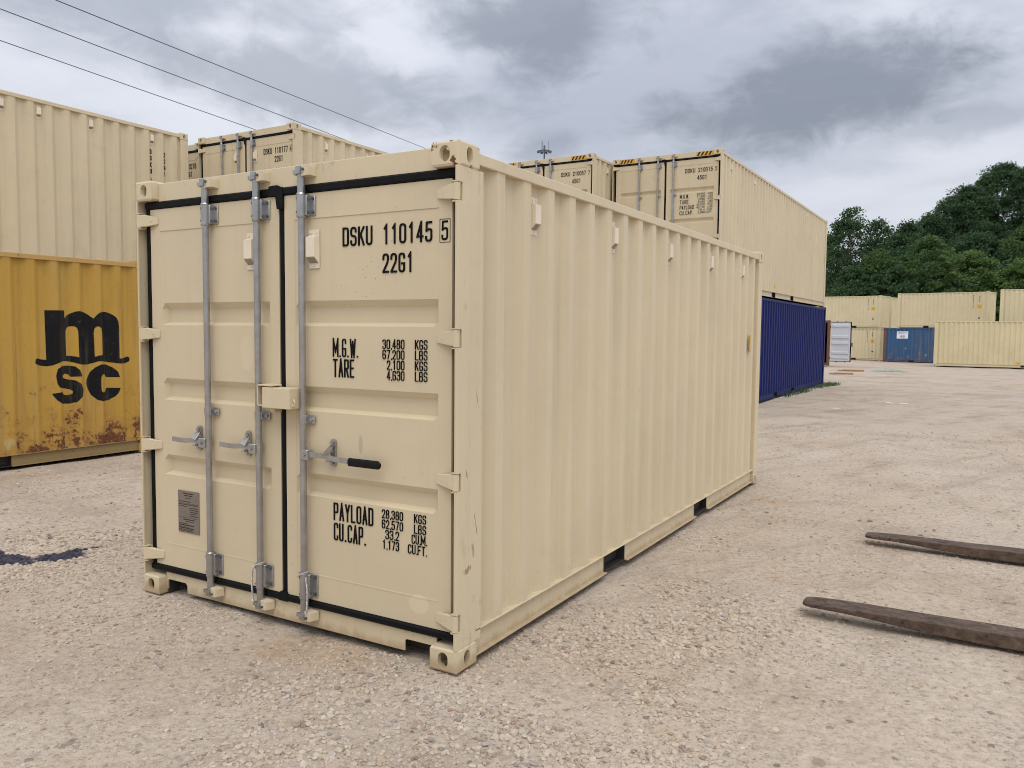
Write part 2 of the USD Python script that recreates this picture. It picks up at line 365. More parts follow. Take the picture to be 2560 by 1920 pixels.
def leaf_look(name, lo, hi):
    g = NG()
    r = g('geometry', 'random_per_island')
    pos = g('geometry', 'position')
    n = g.noise(pos, 0.5, 3, 0.6)
    c = g.mix(g.math('multiply_add', n, 0.6, g.math('multiply_add', r, 0.7, -0.2)), lo, hi)
    p = g('principled_bsdf', 'BSDF', base_color=c, roughness=0.55, specular_ior_level=0.25)
    t = g('translucent_bsdf', 'BSDF', color=c)
    return g.done(name, surface=g('mix_closure', 'closure', fac=0.25, closure1=p, closure2=t))


M['leaf_dark'] = leaf_look('dark_leaf', (0.036, 0.076, 0.032), (0.145, 0.222, 0.080))
M['leaf_mid'] = leaf_look('mid_leaf', (0.052, 0.102, 0.032), (0.205, 0.29, 0.080))
M['leaf_light'] = leaf_look('light_leaf', (0.070, 0.130, 0.034), (0.26, 0.345, 0.085))
M['bark'] = simple('bark', (0.10, 0.08, 0.065), 0.85, var=0.35, scale=4)


# ------------------------------------------------------------------ prims
_used = {}


def unique(parent, name):
    key = parent + '/' + name
    k = _used.get(key, -1) + 1
    _used[key] = k
    return name if k == 0 else f'{name}_{k:03d}'


def tag(prim, label=None, cat=None, group=None, kind=None):
    for k, v in (('label', label), ('category', cat), ('group', group), ('kind', kind)):
        if v:
            prim.SetCustomDataByKey(k, v)
    return prim


def thing(name, label, cat, loc=(0, 0, 0), rotz=0.0, group=None):
    x = UsdGeom.Xform.Define(stage, '/World/' + unique('/World', name))
    x.AddTranslateOp().Set(Gf.Vec3d(*loc))
    if rotz:
        x.AddRotateZOp().Set(math.degrees(rotz))
    tag(x.GetPrim(), label, cat, group)
    return str(x.GetPath())


def obj(name, mesh, mat, parent='/World', smooth=False, label=None, cat=None, group=None, kind=None):
    if isinstance(mesh, MB):
        mesh = mesh.mesh()
    p = parent + '/' + unique(parent, name)
    m = usdkit.mesh(stage, p, mesh, M[mat] if isinstance(mat, str) else mat, smooth=smooth)
    tag(m.GetPrim(), label, cat, group, kind)
    return p


def arr(m):
    if hasattr(m, 'to_mesh'):
        q = m.to_mesh()
        return trimesh.Trimesh(np.array(q.vert_properties[:, :3]), np.array(q.tri_verts), process=False)
    return m


def hull(pts):
    h = trimesh.Trimesh(np.asarray(pts, float), process=False).convex_hull
    return trimesh.Trimesh(h.vertices, h.faces, process=False)


class MB:
    """Collects shapes that make one mesh."""

    def __init__(self):
        self.p = []

    def add(self, m):
        self.p.append(arr(m))
        return self

    def box(self, x0, x1, y0, y1, z0, z1, b=0.0):
        if b <= 0:
            m = trimesh.creation.box(extents=(x1 - x0, y1 - y0, z1 - z0))
            m.apply_translation(((x0 + x1) / 2, (y0 + y1) / 2, (z0 + z1) / 2))
            self.p.append(m)
        else:
            pts = []
            for x, sx in ((x0, 1), (x1, -1)):
                for y, sy in ((y0, 1), (y1, -1)):
                    for z, sz in ((z0, 1), (z1, -1)):
                        pts += [(x, y + sy * b, z + sz * b), (x + sx * b, y, z + sz * b), (x + sx * b, y + sy * b, z)]
            self.p.append(hull(pts))
        return self

    def hull(self, pts):
        self.p.append(hull(pts))
        return self

    def rod(self, a, b, r, r2=None, n=12):
        a, b = np.array(a, float), np.array(b, float)
        d = b - a
        d /= np.linalg.norm(d)
        u = np.cross(d, (0, 0, 1) if abs(d[2]) < 0.9 else (1, 0, 0))
        u /= np.linalg.norm(u)
        v = np.cross(d, u)
        t = np.arange(n) * 2 * math.pi / n
        ring = np.cos(t)[:, None] * u + np.sin(t)[:, None] * v
        r2 = r if r2 is None else r2
        V = np.vstack([a + ring * r, b + ring * r2, a[None], b[None]])
        F = []
        for i in range(n):
            j = (i + 1) % n
            F += [(i, j, n + j), (i, n + j, n + i), (2 * n, j, i), (2 * n + 1, n + i, n + j)]
        self.p.append(trimesh.Trimesh(V, F, process=False))
        return self

    def tube(self, pts, r, n=8):
        pts = np.array(pts, float)
        T = np.gradient(pts, axis=0)
        T /= np.linalg.norm(T, axis=1)[:, None]
        u = np.cross(T[0], (0.3, 0.2, 0.93))
        u /= np.linalg.norm(u)
        V, t = [], np.arange(n) * 2 * math.pi / n
        rr = np.broadcast_to(np.asarray(r, float), (len(pts),))
        for i, p in enumerate(pts):
            u = u - T[i] * (u @ T[i])
            u /= np.linalg.norm(u)
            v = np.cross(T[i], u)
            V.append(p + (np.cos(t)[:, None] * u + np.sin(t)[:, None] * v) * rr[i])
        V = np.vstack(V)
        F = []
        for k in range(len(pts) - 1):
            for i in range(n):
                j = (i + 1) % n
                a, b, c, d = k * n + i, k * n + j, (k + 1) * n + j, (k + 1) * n + i
                F += [(a, b, c), (a, c, d)]
        V = np.vstack([V, pts[:1], pts[-1:]])
        e = len(V)
        for i in range(n):
            j = (i + 1) % n
            F += [(e - 2, j, i), (e - 1, (len(pts) - 1) * n + i, (len(pts) - 1) * n + j)]
        self.p.append(trimesh.Trimesh(V, F, process=False))
        return self

    def quad(self, a, b, c, d):
        self.p.append(trimesh.Trimesh(np.array([a, b, c, d], float), [(0, 1, 2), (0, 2, 3)], process=False))
        return self

    def mesh(self):
        return trimesh.util.concatenate(self.p) if len(self.p) > 1 else self.p[0]


def prism(poly, y0, y1):
    """A shapely polygon in (x, z) as a solid between two y planes (front y0)."""
    polys = getattr(poly, 'geoms', [poly])
    out = []
    for q in polys:
        if q.is_empty or q.area < 1e-9:
            continue
        m = trimesh.creation.extrude_polygon(q, y1 - y0, engine='earcut')
        v = m.vertices
        out.append(trimesh.Trimesh(np.stack([v[:, 0], y1 - v[:, 2], v[:, 1]], 1), m.faces, process=False))
    return trimesh.util.concatenate(out)


# ------------------------------------------------------------------ stencil lettering
GLY = {
    'A': (1.0, [[(0, 0), (.5, 1), (1, 0)], [(.2, .3), (.8, .3)]], 0), 'B': (1.0, [[(0, 0), (0, 1), (.5, 1), (.95, 1), (.95, .53), (.5, .53)], [(0, .53), (.5, .53), (1, .53), (1, 0), (.5, 0), (0, 0)]], 2),
    'C': (1.0, [[(1, .78), (1, 1), (0, 1), (0, 0), (1, 0), (1, .22)]], 1), 'D': (1.0, [[(0, 0), (.25, 0), (1, 0), (1, 1), (.25, 1), (0, 1)], [(0, 0), (0, 1)]], 3),
    'E': (.9, [[(1, 1), (0, 1), (0, 0), (1, 0)], [(0, .52), (.85, .52)]], 0), 'F': (.9, [[(1, 1), (0, 1), (0, 0)], [(0, .52), (.85, .52)]], 0),
    'G': (1.0, [[(1, .78), (1, 1), (0, 1), (0, 0), (1, 0), (1, .3), (1, .45)], [(1, .45), (.55, .45)]], 1), 'I': (.3, [[(.5, 0), (.5, 1)]], 0),
    'K': (1.0, [[(0, 0), (0, 1)], [(1, 1), (0, .38)], [(.36, .6), (1, 0)]], 0), 'L': (.9, [[(0, 1), (0, 0), (1, 0)]], 0),
    'M': (1.4, [[(0, 0), (0, 1), (.5, .25), (1, 1), (1, 0)]], 0), 'O': (1.0, [[(.5, 0), (0, 0), (0, 1), (1, 1), (1, 0), (.5, 0)]], 1),
    'P': (1.0, [[(0, 0), (0, 1)], [(0, 1), (.4, 1), (1, 1), (1, .45), (.4, .45), (0, .45)]], 1), 'R': (1.0, [[(0, 0), (0, 1)], [(0, 1), (.4, 1), (1, 1), (1, .48), (.4, .48), (0, .48)], [(.5, .48), (1, 0)]], 1),
    'S': (1.0, [[(1, .78), (1, 1), (0, 1), (0, .52), (1, .52), (1, 0), (0, 0), (0, .22)]], 1), 'T': (1.0, [[(0, 1), (1, 1)], [(.5, 1), (.5, 0)]], 0),
    'U': (1.0, [[(0, 1), (0, 0), (1, 0), (1, 1)]], 1), 'W': (1.4, [[(0, 1), (.25, 0), (.5, .85), (.75, 0), (1, 1)]], 0), 'Y': (1.0, [[(0, 1), (.5, .45), (1, 1)], [(.5, .45), (.5, 0)]], 0),
    '0': (1.0, [[(.5, 0), (0, 0), (0, 1), (1, 1), (1, 0), (.5, 0)]], 1), '1': (1.0, [[(.25, .84), (.58, 1), (.58, 0)]], 0),
    '2': (1.0, [[(0, .74), (0, 1), (1, 1), (1, .6), (.04, .04)], [(0, 0), (1, 0)]], 1), '3': (1.0, [[(0, .78), (0, 1), (1, 1), (1, .54), (.4, .54)], [(.4, .54), (1, .54), (1, 0), (0, 0), (0, .22)]], 1),
    '4': (1.0, [[(.72, 0), (.72, 1), (0, .26), (1, .26)]], 0), '5': (1.0, [[(.95, 1), (.12, 1), (.08, .56)], [(.08, .56), (.35, .62), (1, .62), (1, 0), (0, 0), (0, .2)]], 1),
    '6': (1.0, [[(1, .8), (1, 1), (0, 1), (0, 0), (1, 0), (1, .57), (0, .57), (0, .4)]], 1), '7': (1.0, [[(0, 1), (1, 1), (.36, 0)]], 0),
    '8': (1.0, [[(.5, .53), (.06, .53), (.06, 1), (.94, 1), (.94, .53), (.5, .53)], [(.5, 0), (0, 0), (0, .53), (1, .53), (1, 0), (.5, 0)]], 1), '9': (1.0, [[(0, .2), (0, 0), (1, 0), (1, 1), (0, 1), (0, .43), (1, .43), (1, .6)]], 1),
    '.': (.80, 'dot', 0), '|': (.45, 'dot', 0), ',': (.52, 'comma', 0), ' ': (.72, [], 0)}


def rounded(path, r, w, h):
    p = [np.array((x * w, y * h)) for x, y in path]
    closed = np.allclose(p[0], p[-1])
    out = [p[0]]
    for i in range(1, len(p) - 1):
        a, b, c = p[i - 1], p[i], p[i + 1]
        la, lc = np.linalg.norm(a - b), np.linalg.norm(c - b)
        k = min(r, la * 0.5 if i > 1 else la * (0.98 if closed else 0.7), lc * 0.5 if i < len(p) - 2 else lc * (0.98 if closed else 0.7))
        s, e = b + (a - b) / la * k, b + (c - b) / lc * k
        for t in np.linspace(0, 1, 7):
            out.append(s * (1 - t) ** 2 + 2 * b * t * (1 - t) + e * t * t)
    out.append(p[-1])
    return out


def text2d(s, x0, x1, z0, z1, stroke, gap=0.42, tight=1.0):
    """Condensed stencil-like capitals filling the box x0..x1, z0..z1."""
    h = z1 - z0 - stroke
    adv = [GLY[c][0] if c in '.,|' else GLY[c][0] + gap for c in s]
    total = sum(adv) - (0 if s[-1] in '.,|' else gap)
    a = (x1 - x0 - stroke * 0.6) / total
    x, shapes = x0 + stroke / 2, []
    for c, ad in zip(s, adv):
        wd, paths, rnd = GLY[c]
        w = max(wd * a * 1.13 - stroke, 0.001)
        if paths == 'dot':
            shapes.append(sbox(x - stroke * .3, z0, x + stroke * .75, z0 + stroke * 1.15))
        elif paths == 'comma':
            shapes.append(Polygon([(x - stroke * .1, z0 + stroke * 1.1), (x + stroke * .8, z0 + stroke * 1.1), (x + stroke * .5, z0 - stroke * .9), (x - stroke * .1, z0 - stroke * .9)]))
        else:
            for p in paths:
                q = rounded(p, w * .75, w, h) if rnd and len(p) > 3 else [np.array((u * w, v * h)) for u, v in p]
                shapes.append(LineString([(x + u, z0 + stroke / 2 + v) for u, v in q]).buffer(stroke / 2, cap_style=3, join_style=1 if rnd else 2, mitre_limit=2.0, quad_segs=2))
        x += ad * a
    return unary_union(shapes).simplify(stroke * 0.02)


# ------------------------------------------------------------------ container pieces
W = 2.438
PITCH = 0.279


def stadium(cx, cy, w, h, n=8):
    r = w / 2
    t = np.linspace(0, math.pi, n)
    top = [(cx + r * math.cos(a), cy + h / 2 - r + r * math.sin(a)) for a in t]
    bot = [(cx - r * math.cos(a), cy - h / 2 + r - r * math.sin(a)) for a in t]
    return top + bot


def make_casting():
    pts = [(-0.162, 0), (-0.162, 0.178), (0, 0.178)] + [(-0.024 + 0.024 * math.cos(a), 0.024 - 0.024 * math.sin(a)) for a in np.linspace(0, math.pi / 2, 6)]
    cs = mf.CrossSection([[(x, y) for x, y in pts][::-1]])
    if cs.area() < 1e-4:
        cs = mf.CrossSection([pts])
    body = mf.Manifold.extrude(cs, 0.118)
    hb = 0.007
    q = []
    for z, s in ((0, 0), (0.118, 0)):
        for x in (-0.162, 0):
            for y in (0, 0.178):
                q += [(x, y, z + (0.01 if z == 0 else -0.01)), (np.clip(x, -0.162 + hb, -hb), np.clip(y, hb, 0.178 - hb), z)]
    body = body ^ mf.Manifold.hull_points(np.array(q, float))
    cav = mf.Manifold.cube((0.162 - 0.056, 0.178 - 0.056, 0.118 - 0.056)).translate((-0.162 + 0.028, 0.028, 0.028))
    body = body - cav

    def hole(pts, depth):
        c = mf.CrossSection([pts])
        if c.area() < 1e-6:
            c = mf.CrossSection([pts[::-1]])
        return mf.Manifold.extrude(c, depth)
    front = hole(stadium(-0.084, 0.059, 0.060, 0.078), 0.06).rotate((90, 0, 0)).translate((0, 0.045, 0))
    side = hole(stadium(0.092, 0.059, 0.052, 0.078), 0.06).rotate((90, 0, 90)).translate((-0.04, 0, 0))
    top = hole(stadium(-0.081, 0.09, 0.062, 0.12), 0.06).translate((0, 0, 0.08))
    return arr(body - front - side - top)


CASTING = make_casting()


def casting_at(L, H, sx, sy, sz):
    m = CASTING.copy()
    v = m.vertices.copy()
    flip = 1
    if sx:
        v[:, 0] = -W - v[:, 0]
        flip = -flip
    if sy:
        v[:, 1] = L - v[:, 1]
        flip = -flip
    if not sz:
        v[:, 2] = 0.118 - v[:, 2]
        flip = -flip
    else:
        v[:, 2] += H - 0.118
    return trimesh.Trimesh(v, m.faces if flip > 0 else m.faces[:, ::-1], process=False)


def corr_profile(s0, s1, first, outer, inner):
    """Trapezoid sheet: (s, depth) breakpoints; the outer flats end at first + k * PITCH."""
    pts = [(s0, inner)]
    e = first - PITCH * math.floor((first - s0) / PITCH)
    while True:
        for s, d in ((e - 0.075 - 0.066, inner), (e - 0.075, outer), (e, outer), (e + 0.062, inner)):
            if s0 + 0.01 < s < s1 - 0.01:
                pts.append((s, d))
        e += PITCH
        if e - 0.14 > s1:
            break
    pts.append((s1, pts[-1][1]))
    return np.array(pts)


def sheet(prof, z0, z1):
    """The corrugated sheet facing +x, following prof along y, rising along z."""
    n = len(prof)
    V = np.vstack([np.stack([prof[:, 1], prof[:, 0], np.full(n, z0)], 1), np.stack([prof[:, 1], prof[:, 0], np.full(n, z1)], 1)])
    F = []
    for i in range(n - 1):
        F += [(i, i + 1, n + i + 1), (i, n + i + 1, n + i)]
    return trimesh.Trimesh(V, F, process=False)


def drape(poly, prof, off=0.002):
    """A flat (y, z) shape laid on the corrugated sheet as a film of paint."""
    out = []
    for i in range(len(prof) - 1):
        a, b = prof[i], prof[i + 1]
        q = poly.intersection(sbox(a[0], -10, b[0], 10))
        for g_ in getattr(q, 'geoms', [q]):
            if g_.geom_type != 'Polygon' or g_.area < 1e-7:
                continue
            v, f = trimesh.creation.triangulate_polygon(g_, engine='earcut')
            x = a[1] + (v[:, 0] - a[0]) / (b[0] - a[0]) * (b[1] - a[1]) + off
            V = np.stack([x, v[:, 0], v[:, 1]], 1)
            nrm = np.cross(V[f[:, 1]] - V[f[:, 0]], V[f[:, 2]] - V[f[:, 0]])
            f = np.where((nrm[:, :1] < 0), f[:, ::-1], f)
            out.append(trimesh.Trimesh(V, f, process=False))
    return trimesh.util.concatenate(out)


def mirror_x(m):
    v = m.vertices.copy()
    v[:, 0] = -W - v[:, 0]
    return trimesh.Trimesh(v, m.faces[:, ::-1], process=False)


def vent_meshes():
    plate = MB()
    plate.box(-0.0385, 0.0385, -0.004, 0.0, 0, 0.208, 0.0015)
    for x, z in ((-0.02, 0.192), (0.02, 0.192), (0, 0.017)):
        plate.rod((x, -0.004, z), (x, -0.009, z), 0.006, n=8)
    cov = MB()
    cov.hull([(s * 0.034, -0.004, z) for s in (-1, 1) for z in (0.030, 0.177)] + [(s * 0.031, -0.034, z) for s in (-1, 1) for z in (0.062, 0.166)])
    gr = MB()
    for k in range(6):
        z = 0.031 + 0.0053 * k
        y = -0.0058 - 0.0050 * k
        gr.box(-0.029, 0.029, y - 0.0022, y + 0.0010, z - 0.001, z + 0.0012)
    return plate.mesh(), cov.mesh(), gr.mesh()


VENT = vent_meshes()


def put(mesh, loc, rz=0.0):
    v = mesh.vertices.copy()
    c, s = math.cos(rz), math.sin(rz)
    return trimesh.Trimesh(np.stack([v[:, 0] * c - v[:, 1] * s + loc[0], v[:, 0] * s + v[:, 1] * c + loc[1], v[:, 2] + loc[2]], 1), mesh.faces, process=False)


def add_vent(parent, loc, rz=0.0):
    p = obj('vent', put(VENT[0], loc, rz), 'vent', parent)
    if parent.count('/') == 2:
        obj('cover', put(VENT[1], loc, rz), 'vent', p)
        obj('grill', put(VENT[2], loc, rz), 'grill', p)
    else:
        _extra(parent, loc, rz)
    return p


def _extra(parent, loc, rz):
    obj('vent_cover', put(VENT[1], loc, rz), 'vent', parent)
    obj('vent_grill', put(VENT[2], loc, rz), 'grill', parent)


def door_panel(x0, x1, zb, zt, ribs, px0, px1, seam_lo, seam_hi, y=0.05):
    """Door leaf: flat frame, welded panel a little set back, pressed-in ribs with sloped flanks."""
    xs = [x0, px0 - 0.002, px0 + 0.001, px0 + 0.030, px1 - 0.030, px1 - 0.001, px1 + 0.002, x1]
    zs = [zb, seam_lo - 0.002, seam_lo + 0.002]
    for a, b in ribs:
        zs += [a, a + 0.019, b - 0.034, b]
    zs += [seam_hi - 0.002, seam_hi + 0.002, zt]
    nx, nz = len(xs), len(zs)
    Y = np.full((nz, nx), y)
    for j, z in enumerate(zs):
        for i in range(nx):
            if 2 <= i <= 5 and 2 <= j <= nz - 3:
                Y[j, i] = y + 0.0025
                for a, b in ribs:
                    if 3 <= i <= 4 and a + 0.01 < z < b - 0.01:
                        Y[j, i] = y + 0.038
    V = np.array([(xs[i], Y[j, i], zs[j]) for j in range(nz) for i in range(nx)])
    F = []
    for j in range(nz - 1):
        for i in range(nx - 1):
            a, b, c, d = j * nx + i, j * nx + i + 1, (j + 1) * nx + i + 1, (j + 1) * nx + i
            F += [(a, b, c), (a, c, d)]
    mb = MB().add(trimesh.Trimesh(V, F, process=False))
    yb = y + 0.05
    mb.quad((x0, y, zb), (x0, y, zt), (x0, yb, zt), (x0, yb, zb))
    mb.quad((x1, y, zt), (x1, y, zb), (x1, yb, zb), (x1, yb, zt))
    mb.quad((x0, y, zt), (x1, y, zt), (x1, yb, zt), (x0, yb, zt))
    mb.quad((x1, y, zb), (x0, y, zb), (x0, yb, zb), (x1, yb, zb))
    # raised weld beads along the panel seams
    for z in (seam_lo, seam_hi):
        mb.box(px0, px1, y - 0.0012, y + 0.004, z - 0.0028, z + 0.0028)
    return mb


def hinge(z, left):
    """Hinge: pin knuckle at the corner post and a wedge-shaped blade reaching over the door edge."""
    m = MB()
    kx = -0.021
    m.rod((kx, 0.014, z - 0.041), (kx, 0.014, z + 0.041), 0.0165, n=12)
    pts = []
    for x, y0, hh in ((kx, -0.002, 0.039), (-0.075, 0.020, 0.037), (-0.158, 0.043, 0.022)):
        pts += [(x, y0, z - hh * 0.92), (x, y0, z + hh), (x, y0 + 0.014, z - hh * 0.92), (x, y0 + 0.014, z + hh)]
    m.hull(pts)
    for dx in (-0.075, -0.11):
        m.rod((dx, 0.04, z), (dx - 0.001, 0.0165 + (-0.075 - dx) * 0.27, z), 0.006, n=8)
    m.box(kx - 0.05, kx - 0.12, 0.020, 0.036, z + 0.026, z + 0.034) if False else None
    return mirror_x(m.mesh()) if left else m.mesh()


def lock_bar(parent, x, H, side, grip, zt, cable=False):
    """Galvanised locking bar with bearing brackets, end cams, middle clamp, handle and catch."""
    zb_, zt_ = 0.118, zt + 0.098
    y = 0.014
    bar = obj('lock_bar', MB().rod((x, y, zb_), (x, y, zt_), 0.0185, n=16), 'galv', parent, smooth=40)
    for lo, hi in ((0.203, 0.340), (H - 0.294, H - 0.178)):
        b = MB().rod((x, y, lo), (x, y, hi), 0.0252, n=16)
        b.rod((x, y, hi), (x, y, hi + 0.008), 0.0275, 0.023, n=16).rod((x, y, lo - 0.008), (x, y, lo), 0.023, 0.0275, n=16)
        b.box(x - 0.01, x + 0.074, 0.040, 0.049, lo + 0.004, hi - 0.004, 0.003)
        b.box(x + 0.018, x + 0.040, 0.012, 0.046, lo + 0.004, hi - 0.004, 0.003)
        bp = obj('bracket', b, 'galv', bar, smooth=40) if bar.count('/') < 4 else None
        for zz in (lo + 0.022, hi - 0.022):
            obj('bolt', MB().rod((x + 0.060, 0.042, zz), (x + 0.060, 0.030, zz), 0.0095, n=6), 'galv_dark', bar)
            obj('rivet', MB().rod((x - 0.016, y - 0.0178, zz), (x - 0.017, y - 0.0208, zz), 0.006, n=8), 'galv_dark', bar)
        lo2, hi2 = (zb_ - 0.012, lo) if lo < 1 else (hi, zt_ + 0.012)
        k = MB().rod((x, y, lo2), (x, y, hi2), 0.0215, n=14)
        s = -1 if lo < 1 else 1
        ze = lo2 if lo < 1 else hi2
        k.hull([(x + a, y + b, ze - s * 0.004 + c) for a in (-0.032, 0.020) for b in (-0.030, 0.02) for c in (-0.010, 0.010)])
        k.hull([(x + a, y + b, ze + s * 0.016 + c) for a in (-0.022, 0.016) for b in (-0.022, 0.016) for c in (-0.012, 0.012)])
        obj('cam', k, 'galv', bar, smooth=35)
        ke = MB()
        ke.hull([(x + a, b, ze + c * k) for k in (-1, 1) for a, b, c in ((0.016, 0.048, 0.030), (0.078, 0.048, 0.026), (0.018, -0.004, 0.026), (0.060, -0.008, 0.024), (0.074, 0.012, 0.022))])
        kl = 'cast' if lo < 1 else 'frame'
        obj('keeper', ke, kl, bar, smooth=35)
        obj('keeper', MB().hull([(x - 0.024 - a, b, ze + c) for a in (0, 0.022) for b in (0.048, 0.0) for c in (-0.016, 0.016)]), kl, bar, smooth=35)
        obj('bolt', MB().rod((x + 0.036, 0.0, ze + 0.008 * s), (x + 0.034, -0.016, ze + 0.008 * s), 0.0075, n=8), 'galv_dark', bar)
    c = MB()
    zc = 1.197 if H < 2.7 else 2.02
    for zc in ([zc] if H < 2.7 else [2.02, 1.16]):
        c.rod((x, y, zc - 0.023), (x, y, zc + 0.023), 0.0225, n=14)
        c.box(x - 0.02, x + 0.066, 0.034, 0.042, zc - 0.023, zc + 0.023, 0.002)
        c.box(x - 0.024, x - 0.012, 0.012, 0.046, zc - 0.023, zc + 0.023, 0.002)
        c.box(x + 0.012, x + 0.024, 0.012, 0.046, zc - 0.023, zc + 0.023, 0.002)
        c.rod((x + 0.046, 0.036, zc), (x + 0.046, 0.024, zc), 0.009, n=6)
    obj('clamp', c, 'galv', bar, smooth=35)
    # handle hub, flat handle and catch
    zh, s = 1.008, side
    hb = MB().box(x + s * 0.030 - 0.028, x + s * 0.030 + 0.028, -0.016, 0.030, zh - 0.030, zh + 0.028, 0.004)
    hb.rod((x + s * 0.034, -0.016, zh), (x + s * 0.034, -0.024, zh), 0.010, n=8)
    obj('handle_hub', hb, 'galv', bar, smooth=35)
    hl = MB()
    if grip:
        P = [(0.05, -0.004, 0.003), (0.15, 0.0, 0.002), (0.20, -0.002, 0.0), (0.24, -0.010, -0.006), (0.38, -0.010, -0.010)]
    else:
        P = [(0.05, 0.0, 0.003), (0.13, 0.004, 0.006), (0.19, -0.006, 0.0), (0.24, -0.010, 0.002), (0.31, -0.006, 0.004)]
    for a, b in zip(P[:-1], P[1:]):
        hl.hull([(x + s * q[0], q[1] + dy, zh + q[2] + dz) for q in (a, b) for dy in (0, 0.009) for dz in (-0.014, 0.014)])
    obj('handle', hl, 'galv', bar, smooth=35)
    if grip:
        gp = MB()
        for xx in (0.345, 0.54):
            pass
        gp.hull([(x + s * xx, -0.0055 + 0.013 * math.cos(t), zh - 0.012 + 0.0225 * math.sin(t)) for xx in (0.348, 0.545) for t in np.linspace(0, 2 * math.pi, 14)] + [(x + s * 0.558, -0.0055 + 0.008 * math.cos(t), zh - 0.012 + 0.014 * math.sin(t)) for t in np.linspace(0, 2 * math.pi, 10)])
        obj('handle_grip', gp, 'grip', bar, smooth=40)
    xc = x + s * (0.195 if grip else 0.115)
    ct = prism(Polygon(stadium(xc, zh + 0.018, 0.036, 0.150)), 0.036, 0.049)
    cm = MB().add(ct).rod((xc, 0.036, zh + 0.072), (xc, 0.022, zh + 0.072), 0.010, n=8).rod((xc, 0.036, zh - 0.036), (xc, 0.022, zh - 0.036), 0.010, n=8)
    cm.hull([(xc - s * a, b, zh + c) for a, b, c in ((-0.016, 0.036, 0.06), (0.016, 0.036, 0.06), (-0.016, 0.02, 0.05), (0.016, 0.02, 0.05), (-0.010, -0.014, 0.022), (0.030, -0.016, 0.012), (-0.010, -0.008, 0.016), (0.030, -0.010, 0.004))])
    cm.box(xc - 0.014, xc + 0.014, -0.006, 0.036, zh - 0.026, zh - 0.016, 0.002)
    obj('handle_catch', cm, 'galv', bar, smooth=35)
    if cable:
        c1 = 1 if cable > 1 else -1
        t = np.linspace(0, 1, 26)
        loop = [(x + 0.034 * math.cos(a), y + 0.036 * math.sin(a), 0.338 + 0.018 * math.cos(a * 1.0)) for a in np.linspace(math.pi * 0.05, -math.pi * 1.05, 14)]
        drop = [(x + c1 * (0.036 + 0.010 * math.sin(q * math.pi)), y - 0.022, 0.325 - 0.205 * q) for q in t]
        for ph in (0, math.pi):
            w = [(p[0] + 0.0036 * math.cos(ph + k * 0.9), p[1] + 0.0036 * math.sin(ph + k * 0.9), p[2]) for k, p in enumerate(np.array([np.array(drop[0]) * (1 - u) + np.array(drop[-1]) * u for u in np.linspace(0, 1, 60)]) + np.array([(c1 * 0.010 * math.sin(u * math.pi), 0, 0) for u in np.linspace(0, 1, 60)]))]
            mb = MB().tube(w, 0.0030, 6)
            if ph == 0:
                mb.tube(loop, 0.0028, 6)
                base = mb
            else:
                base.p += mb.p
        obj('seal_cable', base, 'cable', bar, smooth=50)
    return bar


DOOR_STD = dict(ribs=[(0.771, 0.898), (1.242, 1.378), (1.708, 1.845)], hinges=(0.250, 0.952, 1.652, 2.352), seam=(0.329, 2.291))
DOOR_HC = dict(ribs=[(0.72, 0.83), (1.415, 1.512), (2.045, 2.150)], hinges=(0.30, 1.105, 1.893, 2.687), seam=(0.329, 2.62))


